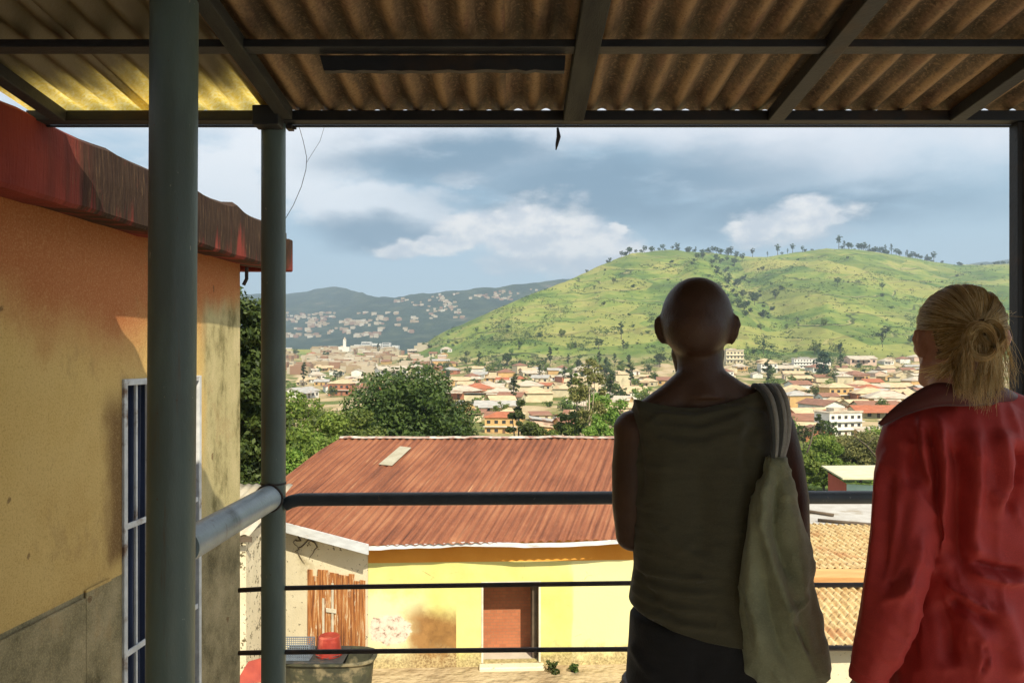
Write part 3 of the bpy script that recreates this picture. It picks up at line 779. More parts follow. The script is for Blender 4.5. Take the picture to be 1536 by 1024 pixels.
# end return of the fascia seen edge on
mb = MB().hexa([LB(S2 + 0.002, WF - 0.02, 0.58), LB(S2 + 0.07, WF - 0.02, 0.58), LB(S2 + 0.07, WF + 4.3, 0.58), LB(S2 + 0.002, WF + 4.3, 0.58), LB(S2 + 0.002, WF - 0.02, 0.80), LB(S2 + 0.07, WF - 0.02, 0.80), LB(S2 + 0.07, WF + 4.3, 0.80), LB(S2 + 0.002, WF + 4.3, 0.80)])
mb.build('fascia', m_fas, lb, bevel=0.01)
mb = MB(); mb.tube([LB(S1 + 0.03, WW - 0.03, 0.575), LB(S1 + 0.03, WW - 0.03, 0.50), LB(S1 + 0.03, WW - 0.01, 0.46)], 0.012, 8); mb.build('drain_stub', m_rod, lb)
# crack
# window: frame > bars, curtain, glass
m_frame = pmat('chipped_white_steel', (0.62, 0.64, 0.66), (0.46, 0.48, 0.50), 14, 0.5, 0.2, 60, c3=(0.16, 0.10, 0.07), s3=0.62)
m_curt = pmat('dark_blue_curtain', (0.020, 0.035, 0.090), (0.012, 0.020, 0.048), 3, 0.85, 0.3, 90, stretch=(1, 6, 1), sheen=0.2)
fr = MB()
fo = WW - 0.012
def wbar(s0, s1, z0, z1, w0, w1, m):
    m.hexa([LB(s0, w1, z0), LB(s1, w1, z0), LB(s1, w0, z0), LB(s0, w0, z0), LB(s0, w1, z1), LB(s1, w1, z1), LB(s1, w0, z1), LB(s0, w0, z1)])
wbar(W0, W0 + 0.03, ZWB, ZWT, fo + 0.06, fo, fr); wbar(W1 - 0.03, W1, ZWB, ZWT, fo + 0.06, fo, fr)
wbar(W0 + 0.03, W1 - 0.03, ZWT - 0.03, ZWT, fo + 0.06, fo, fr); wbar(W0 + 0.03, W1 - 0.03, ZWB, ZWB + 0.04, fo + 0.06, fo, fr)
win = fr.build('window', m_frame, lb, bevel=0.003)
bars = MB()
for k in range(1, 7):
    s = W0 + 0.03 + (W1 - W0 - 0.06) * k / 7 + rng.uniform(-0.008, 0.008)
    wbar(s - 0.008, s + 0.008, ZWB + 0.04, ZWT - 0.03, fo + 0.030, fo + 0.018, bars)
for z in (-0.80, -1.40, -1.95):
    wbar(W0 + 0.03, W1 - 0.03, z - 0.014, z + 0.014, fo + 0.016, fo + 0.006, bars)
bars.build('bars', m_frame, win, bevel=0.002)
ns = 120; cv = []
for i in range(ns):
    s = W0 - 0.05 + (W1 - W0 + 0.1) * i / (ns - 1)
    w = WW + 0.135 + 0.022 * sin(i * 0.62) + 0.012 * sin(i * 0.31 + 1)
    cv += [LB(s, w, ZWB - 0.05), LB(s, w + 0.01, -1.2), LB(s, w, ZWT + 0.05)]
cf = [(i*3+j, (i+1)*3+j, (i+1)*3+j+1, i*3+j+1) for i in range(ns-1) for j in range(2)]
obj('curtain', cv, cf, m_curt, win, smooth=True)
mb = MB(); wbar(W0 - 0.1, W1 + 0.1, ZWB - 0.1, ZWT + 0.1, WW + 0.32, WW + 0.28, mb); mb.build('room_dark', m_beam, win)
# ------------------------------------------------------------------ rust roofed house below
GY = -7.45
RS = 1.85 / 6.2                      # fall of the roof
def rz(Y): return -2.5 - RS * (24 - Y)
def RP(px, py):
    """photo point carried onto the plane of the big roof"""
    a = (HZ - py) / F; Y = (-2.5 - RS * 24) / (a - RS)
    return Vector(((px - 768) * Y / F, Y, a * Y))
m_rust, t, b = new_mat('rusted_roof_sheet')
co = t.coord('Object')
st = t.noise(t.mapping(co, (7.0, 0.22, 1)), 1.6, 6, 0.65); pt = t.noise(co, 0.55, 5, 0.6); g = t.noise(co, 26, 4, 0.75)
c = t.ramp(t.math('ADD', t.math('MULTIPLY', st, 0.6), t.math('MULTIPLY', pt, 0.4)), [(0.36, (0.09, 0.032, 0.018)), (0.48, (0.195, 0.068, 0.034)), (0.58, (0.26, 0.105, 0.052)), (0.70, (0.34, 0.18, 0.095))])
c = t.mix(t.math('MULTIPLY', t.sstep(g, 0.56, 0.72), 0.45), c, (0.48, 0.27, 0.16))
c = t.mix(t.math('MULTIPLY', t.sstep(g, 0.42, 0.28), 0.5), c, (0.09, 0.028, 0.018))
sc1 = t.sstep(t.noise(t.mapping(co, (16, 0.5, 1)), 1.3, 4, 0.6), 0.66, 0.72)
c = t.mix(t.math('MULTIPLY', sc1, 0.5), c, (0.55, 0.38, 0.20))
setin(t, b, Base_Color=c, Roughness=0.75, Normal=t.bump(g, 0.35, 0.01)); b.inputs['Specular IOR Level'].default_value = 0.25

m_yel, t, b = new_mat('patched_yellow_wall')
pos = t.n('ShaderNodeNewGeometry').outputs['Position']
sp = t.n('ShaderNodeSeparateXYZ'); t.l.new(pos, sp.inputs[0]); Xp, Zp = sp.outputs[0], sp.outputs[2]
n1 = t.noise(pos, 0.9, 5, 0.6); n2 = t.noise(pos, 2.6, 6, 0.65); n3 = t.noise(pos, 18, 5, 0.7); nv = t.noise(t.mapping(pos, (3, 3, 0.5)), 1.4, 5, 0.6)
c = t.ramp(n1, [(0.3, (0.55, 0.52, 0.17)), (0.55, (0.61, 0.59, 0.23)), (0.75, (0.58, 0.57, 0.27))])
pale = t.sstep(t.math('ADD', Xp, t.math('MULTIPLY_ADD', nv, 0.5, -0.25)), 1.42, 1.55)
c = t.mix(t.math('MULTIPLY', pale, 0.75), c, (0.72, 0.70, 0.38))
pl2 = t.math('MULTIPLY', t.sstep(t.math('ADD', Xp, t.math('MULTIPLY', nv, 0.3)), -1.15, -1.28), t.sstep(Zp, -5.95, -5.35))
c = t.mix(t.math('MULTIPLY', t.math('SUBTRACT', 1.0, t.sstep(Xp, -2.4, -1.8)), t.math('MULTIPLY', t.sstep(t.math('ADD', Zp, n2), -4.9, -5.5), 0.55)), c, (0.78, 0.74, 0.52))
# brown earth splash and bare rubble low on the wall beside the door
bx = t.math('MULTIPLY', t.sstep(t.math('ADD', Xp, t.math('MULTIPLY_ADD', n2, 0.8, -0.4)), -2.75, -2.15), t.sstep(Xp, -1.335, -1.345))
bz = t.sstep(t.math('ADD', t.math('ADD', Zp, t.math('MULTIPLY', n2, 0.5)), t.math('MULTIPLY', Xp, 0.22)), -5.98, -6.55)
c = t.mix(t.math('MULTIPLY', t.math('MULTIPLY', bx, bz), 0.95), c, t.ramp(n2, [(0.35, (0.17, 0.075, 0.025)), (0.6, (0.30, 0.15, 0.05))]))
rx = t.math('MULTIPLY', t.math('SUBTRACT', Xp, -2.95), 1.25); rzv = t.math('MULTIPLY', t.math('SUBTRACT', Zp, -6.52), 1.9)
rr = t.math('ADD', t.math('SQRT', t.math('ADD', t.math('MULTIPLY', rx, rx), t.math('MULTIPLY', rzv, rzv))), t.math('MULTIPLY_ADD', n2, 0.9, -0.45))
rub = t.ramp(t.noise(pos, 9, 6, 0.75), [(0.36, (0.24, 0.17, 0.13)), (0.46, (0.62, 0.50, 0.42)), (0.65, (0.72, 0.63, 0.52))])
c = t.mix(t.sstep(rr, 0.72, 0.60), c, rub)
# damp, dirty foot of the wall
ft = t.sstep(t.math('ADD', Zp, t.math('MULTIPLY_ADD', n2, 1.1, -0.55)), -6.85, -7.35)
c = t.mix(t.math('MULTIPLY', ft, 0.85), c, t.ramp(n3, [(0.4, (0.20, 0.14, 0.07)), (0.6, (0.52, 0.42, 0.22))]))
# orange band under the eave
bl = t.math('ADD', Zp, t.math('MULTIPLY_ADD', n1, 0.03, -0.015))
c = t.mix(t.math('GREATER_THAN', bl, -4.93), c, t.ramp(n1, [(0.3, (0.62, 0.26, 0.035)), (0.7, (0.72, 0.34, 0.06))]))
crk = t.voro(t.mapping(pos, (0.5, 0.5, 1)), 1.5, 'DISTANCE_TO_EDGE')
c = t.mix(t.math('MULTIPLY', t.math('MULTIPLY', t.math('LESS_THAN', crk, 0.006), t.sstep(n2, 0.58, 0.66)), 0.6), c, (0.25, 0.18, 0.07))
setin(t, b, Base_Color=c, Roughness=0.9, Normal=t.bump(t.math('ADD', n3, t.math('MULTIPLY', n2, 0.6)), 0.25, 0.02)); b.inputs['Specular IOR Level'].default_value = 0.2

m_crm = pmat('mottled_cream_plaster', (0.62, 0.56, 0.40), (0.70, 0.64, 0.47), 1.6, 0.9, 0.5, 22, c3=(0.42, 0.36, 0.22), s3=0.60, bdist=0.02, spots=((0.10, 0.08, 0.04), 11, 0.63))
m_crm2 = pmat('speckled_cream_plaster', (0.58, 0.52, 0.36), (0.68, 0.61, 0.44), 2.2, 0.9, 0.6, 20, bdist=0.02, spots=((0.11, 0.09, 0.045), 9, 0.57))
m_fbd = pmat('weathered_pale_board', (0.62, 0.66, 0.70), (0.50, 0.53, 0.56), 3, 0.7, 0.2, 40, c3=(0.34, 0.27, 0.20), s3=0.64, stretch=(1, 1, 4))
m_brick, t, b = new_mat('red_brick')
pos = t.n('ShaderNodeNewGeometry').outputs['Position']
bt = t.n('ShaderNodeTexBrick', {'Color1': (0.40, 0.115, 0.05, 1), 'Color2': (0.30, 0.08, 0.035, 1), 'Mortar': (0.20, 0.10, 0.06, 1), 'Scale': 3.2, 'Mortar Size': 0.02})
t.l.new(t.mapping(pos, (1, 1, 1), (R(90), 0, 0)), bt.inputs[0])
c = t.mix(t.math('MULTIPLY', t.noise(pos, 7, 6, 0.7), 0.5), bt.outputs[0], (0.52, 0.25, 0.12))
setin(t, b, Base_Color=c, Roughness=0.9)
m_plank, t, b = new_mat('peeling_rusty_planks')
pos = t.n('ShaderNodeNewGeometry').outputs['Position']
sv = t.noise(t.mapping(pos, (16, 16, 0.7)), 1.3, 6, 0.75); sg = t.noise(t.mapping(pos, (5, 5, 1.0)), 2.4, 6, 0.7)
c = t.ramp(sv, [(0.38, (0.12, 0.042, 0.016)), (0.49, (0.36, 0.13, 0.035)), (0.57, (0.48, 0.22, 0.07)), (0.66, (0.70, 0.60, 0.40))])
c = t.mix(t.math('MULTIPLY', t.sstep(sg, 0.56, 0.66), 0.8), c, (0.74, 0.66, 0.47))
setin(t, b, Base_Color=c, Roughness=0.85, Normal=t.bump(sv, 0.5, 0.01))

hs = thing('rust_roofed_house', (-1, 18.4, GY), 'low yellow walled house under a wide rusty red corrugated roof', 'house')
# points of the front wall
A = Vector((-3.44, 18.34, 0)); B = Vector((4.9, 18.72, 0)); Cn = Vector((-6.15, 19.45, 0))
wd = (B - A).normalized(); wn_ = Vector((-wd.y, wd.x, 0))      # along the wall, and inwards
def WP(x, z, back=0.0):
    k = (x - A.x) / wd.x
    p = A + wd * k + wn_ * back; return Vector((p.x, p.y, z))
DX0, DX1, DZ1, DZ0 = (725 - 768) * 18.48 / F, (808 - 768) * 18.5 / F, -5.46, -7.36
def wseg(m, x0, x1, z0, z1, b0=0.0, th=0.22):
    m.hexa([WP(x0, z0, b0), WP(x1, z0, b0), WP(x1, z0, b0 + th), WP(x0, z0, b0 + th), WP(x0, z1, b0), WP(x1, z1, b0), WP(x1, z1, b0 + th), WP(x0, z1, b0 + th)])
ztop = rz(18.35) - 0.10
mb = MB(); wseg(mb, -3.44, DX0, -7.6, ztop); wseg(mb, DX1, 4.9, -7.6, ztop); wseg(mb, DX0, DX1, DZ1, ztop); wseg(mb, DX0, DX1, -7.6, DZ0)
mb.build('front_wall', m_yel, hs)
mb = MB()
dl = (Cn - A).normalized(); nl_ = Vector((dl.y, -dl.x, 0))
if nl_.y < 0: nl_ = -nl_
def lwall(m, k0, k1, z0, z1, b0=0.0, th=0.2):
    a, c_ = A + dl * k0, A + dl * k1
    m.hexa([Vector((*(a + nl_ * b0).xy, z0)), Vector((*(c_ + nl_ * b0).xy, z0)), Vector((*(c_ + nl_ * (b0 + th)).xy, z0)), Vector((*(a + nl_ * (b0 + th)).xy, z0)),
            Vector((*(a + nl_ * b0).xy, z1)), Vector((*(c_ + nl_ * b0).xy, z1)), Vector((*(c_ + nl_ * (b0 + th)).xy, z1)), Vector((*(a + nl_ * (b0 + th)).xy, z1))])
lwall(mb, 0.012, 2.95, -7.6, -4.36)
mb.build('side_wall', m_crm, hs)
mb = MB()
mb.hexa([Vector((Cn.x, Cn.y + 0.1, -7.6)), Vector((Cn.x + 0.2, Cn.y + 0.1, -7.6)), Vector((-5.0, 29, -7.6)), Vector((-5.2, 29, -7.6)), Vector((Cn.x, Cn.y + 0.1, -4.1)), Vector((Cn.x + 0.2, Cn.y + 0.1, -4.1)), Vector((-5.0, 29, -4.1)), Vector((-5.2, 29, -4.1))])
mb.box((-5.2, 29.1, -8.6), (7.2, 29.3, -4.1)); mb.hexa([Vector((4.7, 19.0, -7.6)), Vector((4.9, 19.0, -7.6)), Vector((7.2, 29.1, -7.6)), Vector((7.0, 29.1, -7.6)), Vector((4.7, 19.0, -4.2)), Vector((4.9, 19.0, -4.2)), Vector((7.2, 29.1, -4.2)), Vector((7.0, 29.1, -4.2))])
mb.build('back_wall', m_crm, hs)
# the roof: ribs run askew from ridge to eave, trimmed to its real outline
ribs = (RP(855, 806) - RP(915, 657)).normalized(); nrm = Vector((0, -RS, 1)).normalized()
out = [RP(510, 656), RP(1136, 656), RP(1190, 803), RP(553, 818), RP(396, 776), RP(396, 742), RP(428, 712)]
acr = ribs.cross(nrm).normalized()
o0 = RP(1200, 640) - acr * 2 - ribs * 1.5
roof = corrugated('roof', m_rust, hs, o0 - ribs * 1.0, ribs, nrm, 17.5, 17.0, 0.205, 0.022, cut=out, per=10, nl=42, wob=0.012, square=False, dents=0.0015)
# back slope, ridge cap
R0, R1 = RP(510, 656), RP(1136, 656)
mb = MB().add([R0 + Vector((0, 0.02, -0.02)), R1 + Vector((0, 0.02, -0.02)), Vector((R1.x + 0.2, 29.6, -4.1)), Vector((R0.x - 0.3, 29.6, -4.1))], [(0, 1, 2, 3)])
mb.build('back_slope', m_rust, hs)
# hip end on the far side of the verge
mb = MB().add([R0 + Vector((0, 0.02, -0.03)), Vector((R0.x - 0.3, 29.6, -4.1)), RP(396, 742) + Vector((-0.25, 0.6, -0.5)), RP(428, 715) + Vector((0, 0, -0.03))], [(0, 1, 2, 3)])
mb.build('hip_slope', m_rust, hs)
m_rcap = pmat('bent_ridge_metal', (0.42, 0.36, 0.30), (0.24, 0.10, 0.07), 5, 0.6, 0.3, 30, c3=(0.55, 0.50, 0.44), s3=0.55)
mb = MB(); n = 40
pts = [R0 + (R1 - R0) * (i / n) + Vector((0, 0, 0.05 + rng.uniform(-0.015, 0.02))) for i in range(n + 1)]
for i in range(n):
    a, c_ = pts[i], pts[i + 1]
    mb.add([a + Vector((0, -0.16, -0.05)), c_ + Vector((0, -0.16, -0.05)), c_, a, a + Vector((0, 0.16, -0.05)), c_ + Vector((0, 0.16, -0.05))], [(0, 1, 2, 3), (3, 2, 5, 4)])
rc = mb.build('ridge_cap', m_rcap, roof)
ORIG_done = True
rc.matrix_parent_inverse = roof.matrix_basis.inverted()
# pale see-through sheet let into the roof
m_sky = pmat('dirty_pale_sheet', (0.38, 0.36, 0.27), (0.30, 0.27, 0.19), 4, 0.5, 0.2, 30)
q = [RP(600, 671) , RP(617, 673), RP(588, 700), RP(568, 698)]
mb = MB().prism([p + nrm * 0.035 for p in q], nrm * 0.012)
sk = mb.build('roof_light', m_sky, roof); sk.matrix_parent_inverse = roof.matrix_basis.inverted()
# fascia boards (slightly wavy)
def board(pts, h, th, mat, name, dz=0.0):
    m = MB()
    for i in range(len(pts) - 1):
        a, c_ = Vector(pts[i]), Vector(pts[i + 1]); d_ = (c_ - a).normalized(); s_ = Vector((d_.y, -d_.x, 0)).normalized() * th
        if s_.y > 0: s_ = -s_
        o_ = Vector((0, 0, -h)); u = Vector((0, 0, dz))
        m.hexa([a + o_ + u, c_ + o_ + u, c_ + o_ + s_ + u, a + o_ + s_ + u, a + u, c_ + u, c_ + s_ + u, a + s_ + u])
    return m.build(name, mat, hs)
ev = [RP(553 + (985 - 553) * i / 24.0, np.interp(553 + (985 - 553) * i / 24.0, [553, 690, 800, 985], [817, 812, 813, 806])) + Vector((0, 0.0, rng.uniform(-0.02, 0.012))) for i in range(25)] + [RP(1190, 803)]
board(ev, 0.10, 0.02, m_fbd, 'eave_board', -0.012)
board([RP(553, 817), RP(500, 803), RP(450, 790), RP(396, 776)], 0.24, 0.025, m_fbd, 'eave_board', 0.02)
m_raft = pmat('grey_brown_rafter', (0.12, 0.09, 0.06), (0.07, 0.05, 0.035), 4, 0.85, 0.3, 30)
# door opening: frame, step, brick partition inside
mb = MB(); m_dfr = pmat('pale_door_frame', (0.66, 0.62, 0.50), (0.50, 0.46, 0.36), 5, 0.7, 0.2, 30)
wseg(mb, DX0 - 0.05, DX0, DZ0, DZ1 + 0.05, -0.025, 0.20); wseg(mb, DX1, DX1 + 0.05, DZ0, DZ1 + 0.05, -0.025, 0.20); wseg(mb, DX0, DX1, DZ1, DZ1 + 0.05, -0.025, 0.20)
mb.build('door_frame', m_dfr, hs, bevel=0.006)
mb = MB(); wseg(mb, DX0 - 0.1, DX1 + 0.12, -7.55, DZ0 - 0.003, -0.30, 0.29); mb.build('door_step', m_crm, hs, bevel=0.03)
mb = MB(); wseg(mb, -2.2, 2.0, -7.5, -4.9, 0.95, 0.15); mb.build('brick_partition', m_brick, hs)
mb = MB(); wseg(mb, -2.2, 2.0, -7.5, DZ0 - 0.004, 0.225, 0.72); mb.build('room_floor', m_floor, hs)
mb = MB(); wseg(mb, DX1 - 0.14, DX1 - 0.02, DZ0, DZ1 - 0.01, 0.24, 0.52); mb.build('open_door', m_raft, hs, bevel=0.004)
# plank door on the side wall
pk = MB()
k0, k1 = 0.07, 1.74
nk = 11; w_ = (k1 - k0) / nk
for i in range(nk):
    lwall(pk, k0 + i * w_ + 0.004, k0 + (i + 1) * w_ - 0.004, -7.40 + rng.uniform(0, 0.06), -5.33 + rng.uniform(-0.10, 0.12), -0.035 - rng.uniform(0, 0.012), 0.030)
dr = pk.build('plank_door', m_plank, hs)
mb = MB(); lwall(mb, 0.95, 1.01, -7.3, -5.5, -0.062, 0.012); lwall(mb, 1.22, 1.28, -7.3, -5.9, -0.062, 0.012); lwall(mb, 0.86, 1.16, -6.22, -6.12, -0.076, 0.012)
mb.build('batten', m_dfr, dr, bevel=0.003)
# vine roots along the top of the side wall
mb = MB()
for j in range(9):
    k = rng.uniform(0.1, 2.3); z = -4.42; pts = []
    for q in range(12):
        p = A + dl * k - nl_ * 0.03; pts.append((p.x, p.y, z)); k += rng.uniform(-0.12, 0.14); z += rng.uniform(-0.10, 0.03) if k > 1.3 else rng.uniform(-0.04, 0.035)
    mb.tube(pts, [0.022 * (1 - q / 14) for q in range(12)], 5)
vn = mb.build('creeper_roots', m_raft, smooth=True); tag(vn, 'dark dry creeper roots hanging along the top of the cream side wall', 'creeper')

# ------------------------------------------------------------------ speckled shed at the left, partly behind the slimmer post
sh = thing('speckled_shed', (-6.6, 16.4, GY), 'cream speckled shed seen in the gap left of the slimmer post', 'shed')
mb = MB().box((-8.3, 16.0, -7.6), (-5.55, 18.4, -3.74)); mb.build('wall', m_crm2, sh)
m_tin = pmat('pale_tin_roof', (0.46, 0.42, 0.33), (0.36, 0.31, 0.22), 2.5, 0.7, 0.2, 20, c3=(0.25, 0.17, 0.10), s3=0.6)
corrugated('roof', m_tin, sh, (-8.5, 15.75, -3.66), (0, 4.2, 0.70), (0, -0.70, 4.2), 3.1, 3.2, 0.2, 0.016, per=8, nl=8)
MB().box((-8.4, 15.74, -3.80), (-5.34, 15.76, -3.69)).build('eave_board', m_raft, sh)

# ------------------------------------------------------------------ things standing in the yard
m_blk = pmat('sooty_black_metal', (0.040, 0.045, 0.045), (0.025, 0.028, 0.030), 6, 0.6, 0.3, 40, c3=(0.12, 0.085, 0.05), s3=0.6)
m_moss = pmat('mossy_dark_cement', (0.06, 0.062, 0.035), (0.035, 0.036, 0.024), 5, 0.85, 0.5, 24, c3=(0.20, 0.17, 0.10), s3=0.6)
m_redp = pmat('faded_red_plastic', (0.30, 0.034, 0.022), (0.21, 0.024, 0.017), 4, 0.45, 0.1, 30, c3=(0.55, 0.12, 0.08), s3=0.66)
ZT = -6.64
tr_ = thing('water_trough', P(490, 1010, 16.9), 'mossy dark cement trough standing in front of the plank door', 'trough')
def oval(cx, cy, rx, ry, z, n=28): return [Vector((cx + rx * math.copysign(abs(cos(2*pi*i/n))**0.6, cos(2*pi*i/n)), cy + ry * math.copysign(abs(sin(2*pi*i/n))**0.6, sin(2*pi*i/n)), z)) for i in range(n)]
TX, TY = (490 - 768) * 16.9 / F, 17.1
mb = MB(); rings = [oval(TX, TY, 0.92, 0.42, GY - 0.05), oval(TX, TY, 1.0, 0.50, ZT - 0.06), oval(TX, TY, 1.07, 0.56, ZT - 0.05), oval(TX, TY, 1.07, 0.56, ZT), oval(TX, TY, 0.98, 0.48, ZT), oval(TX, TY, 0.90, 0.42, ZT - 0.45)]
vs = [p for r_ in rings for p in r_]; n = 28
mb.add(vs, [(i*n+j, i*n+(j+1)%n, (i+1)*n+(j+1)%n, (i+1)*n+j) for i in range(5) for j in range(n)] + [tuple(range(n))[::-1], tuple(range(5*n, 6*n))])
mb.build('basin', m_moss, tr_, bevel=0.01)
mb = MB().box((TX - 1.0, TY - 0.52, ZT + 0.004), (TX + 0.42, TY + 0.46, ZT + 0.03)); lid = mb.build('lid', m_blk, tr_, bevel=0.006)
bk = thing('red_bucket', ((493 - 768) * 17.0 / F, 17.0, ZT + 0.035), 'faded red plastic bucket standing upside down on the trough', 'bucket')
c0 = ((493 - 768) * 17.0 / F, 17.05, ZT + 0.035)
MB().lathe(c0, [(0.295, 0.0), (0.30, 0.035), (0.27, 0.04), (0.245, 0.30), (0.235, 0.40), (0.21, 0.42), (0.16, 0.41)], 28).build('body', m_redp, bk, smooth=True, autosm=35)
MB().tube([(c0[0] - 0.27, 16.85, ZT + 0.09), (c0[0], 16.74, ZT + 0.05), (c0[0] + 0.27, 16.85, ZT + 0.09)], 0.008, 6).build('handle', m_blk, bk)
cr = thing('wire_crate', ((448 - 768) * 16.9 / F, 16.9, ZT + 0.035), 'blue grey mesh crate lying on the trough beside the red bucket', 'crate')
m_wire = pmat('blue_grey_plastic', (0.16, 0.20, 0.25), (0.11, 0.14, 0.18), 8, 0.5, 0.1)
mb = MB(); x0, x1, y0_, y1_, z0, z1 = c0[0] - 1.02, c0[0] - 0.36, 16.72, 17.2, ZT + 0.033, ZT + 0.36
for i in range(15):
    x = x0 + (x1 - x0) * i / 14
    mb.bar((x, y0_, z0), (x, y0_, z1), 0.012, 0.012, up=(1, 0, 0)); mb.bar((x, y1_, z0), (x, y1_, z1), 0.012, 0.012, up=(1, 0, 0))
for i in range(8):
    z = z0 + (z1 - z0) * i / 7; h = 0.022 if i in (0, 7) else 0.011
    for (a, c_) in (((x0, y0_ - 0.003, z), (x1, y0_ - 0.003, z)), ((x0, y1_ + 0.003, z), (x1, y1_ + 0.003, z)), ((x0, y0_, z), (x0, y1_, z)), ((x1, y0_, z), (x1, y1_, z))): mb.bar(a, c_, 0.010, h)
mb.box((x0, y0_, z0 - 0.001), (x1, y1_, z0 + 0.01)); mb.build('mesh', m_wire, cr)
rb = thing('red_board', (-5.9, 16.0, GY), 'dull red board leaning against the speckled shed wall', 'board')
MB().prism([P(352, 1026, 15.6), P(398, 1022, 15.6), P(398, 985, 15.8), P(372, 992, 15.8)], (0, 0.03, 0)).build('panel', pmat('dull_red_paint', (0.36, 0.06, 0.035), (0.28, 0.045, 0.03), 4, 0.7, 0.2), rb)

# ------------------------------------------------------------------ tiled roofs seen between the two people
m_tile, t, b = new_mat('sunbleached_clay_tiles')
co = t.coord('Object')
n1 = t.noise(co, 1.1, 5, 0.6); n2 = t.noise(co, 5, 6, 0.7); g = t.noise(co, 22, 4, 0.7)
c = t.ramp(n2, [(0.32, (0.36, 0.20, 0.09)), (0.46, (0.58, 0.42, 0.20)), (0.60, (0.66, 0.54, 0.30)), (0.74, (0.44, 0.24, 0.11))])
c = t.mix(t.math('MULTIPLY', t.sstep(n1, 0.52, 0.66), 0.6), c, (0.46, 0.20, 0.09))
c = t.mix(t.math('MULTIPLY', t.sstep(g, 0.42, 0.30), 0.7), c, (0.12, 0.07, 0.03))
row = t.math('FRACT', t.math('MULTIPLY', t.n('ShaderNodeSeparateXYZ', {0: co}).outputs[1], 3.0))
c = t.mix(t.math('MULTIPLY', t.math('LESS_THAN', row, 0.12), 0.55), c, (0.13, 0.075, 0.035))
setin(t, b, Base_Color=c, Roughness=0.9, Normal=t.bump(t.math('ADD', g, n2), 0.6, 0.03)); b.inputs['Specular IOR Level'].default_value = 0.15
th = thing('tiled_outbuilding', (6.5, 16, GY), 'outbuilding with two sunbleached tiled slopes and a timber beam between them', 'outbuilding')
def tilted(name, ptl, ptr, pbr, pbl, wave, amp, skew):
    top = (Vector(ptl) + Vector(ptr)) / 2; bot = (Vector(pbl) + Vector(pbr)) / 2
    across = (Vector(ptr) - Vector(ptl)).normalized(); dn = (bot - top); nn = across.cross(dn).normalized()
    if nn.z < 0: nn = -nn
    al = (dn.normalized() + across * skew).normalized(); ac = al.cross(nn).normalized()
    cen = (top + bot) / 2
    return corrugated(name, m_tile, th, cen - al * 6 - ac * 8, al, nn, 16, 12, wave, amp, cut=[ptl, ptr, pbr, pbl], per=8, nl=90, square=False, dents=0.016, wob=0.02)
tilted('upper_tiles', P(1120, 783, 21.0), P(1400, 790, 21.0), P(1400, 856, 17.4), P(1120, 852, 17.4), 0.17, 0.045, 0.55)
tilted('lower_tiles', P(1120, 880, 17.2), P(1400, 882, 17.2), P(1400, 966, 14.6), P(1120, 972, 14.6), 0.17, 0.045, 0.42)
m_lbeam = pmat('orange_timber', (0.52, 0.30, 0.12), (0.40, 0.21, 0.08), 3, 0.75, 0.4, 30, stretch=(0.3, 4, 4))
bm_ = MB().hexa([P(1120, 878, 17.10), P(1400, 880, 17.10), P(1400, 868, 17.38), P(1120, 866, 17.38), P(1120, 864, 17.08), P(1400, 866, 17.08), P(1400, 853, 17.36), P(1120, 851, 17.36)])
bm_.build('beam', m_lbeam, th, bevel=0.012)
mb = MB().hexa([Vector((5.0, 15.0, -7.6)), Vector((9.2, 15.0, -7.6)), Vector((9.2, 21.3, -7.6)), Vector((5.0, 21.3, -7.6)), Vector((5.0, 15.0, -5.75)), Vector((9.2, 15.0, -5.75)), Vector((9.2, 21.3, -5.0)), Vector((5.0, 21.3, -5.0))])
mb.build('wall', m_crm, th)
mb = MB().bar(P(1120, 974, 14.62), P(1400, 968, 14.62), 0.05, 0.10); mb.build('eave_board', m_raft, th)  # dark board stands for the shadow under the eave
fw = thing('yard_wall', (6.5, 13.4, GY), 'low cream plastered yard wall below the tiled outbuilding', 'wall')
MB().box((4.9, 13.6, -7.6), (9.4, 13.85, -6.02)).build('plaster', m_crm2, fw, bevel=0.02)
# grey flat roof with poles lying on it, and the red walled shed behind
m_conc = pmat('pale_grey_concrete', (0.46, 0.45, 0.42), (0.38, 0.36, 0.33), 2, 0.85, 0.3, 20, c3=(0.30, 0.26, 0.20), s3=0.6)
fr_ = thing('flat_roofed_store', (11.5, 26, -8.5), 'small store with a bare grey concrete flat roof beyond the tiled slopes', 'building')
MB().box((9.6, 23.6, -8.6), (14.6, 29.2, -5.60)).build('wall', m_crm, fr_)
MB().box((9.3, 23.3, -5.597), (14.9, 29.5, -5.42)).build('roof_slab', m_conc, fr_, bevel=0.02)
for (x0, y0_, x1, y1_, lab) in ((10.05, 25.2, 11.9, 24.3, 'long brown pole lying on the grey flat roof'), (9.75, 27.2, 10.9, 26.0, 'shorter dark pole lying at the corner of the grey flat roof')):
    o = MB().tube([(x0, y0_, -5.36), (x1, y1_, -5.36)], 0.055, 10).build('pole', m_raft, smooth=True); tag(o, lab, 'pole', 'poles on the flat roof')
rs_ = thing('red_shed', P(1275, 750, 52), 'small red walled shed with a pale overhanging lean-to roof', 'shed')
m_rw = pmat('red_board_wall', (0.50, 0.095, 0.06), (0.42, 0.075, 0.05), 3, 0.8, 0.2, 20, stretch=(6, 6, 0.5))
m_bl = pmat('pale_blue_wall', (0.56, 0.66, 0.72), (0.50, 0.60, 0.66), 3, 0.8, 0.2)
q0, q1, q2 = P(1242, 748, 56), P(1270, 750, 52), P(1345, 750, 51)
def up(p, z): return Vector((p.x, p.y, z))
zb_ = -10.6
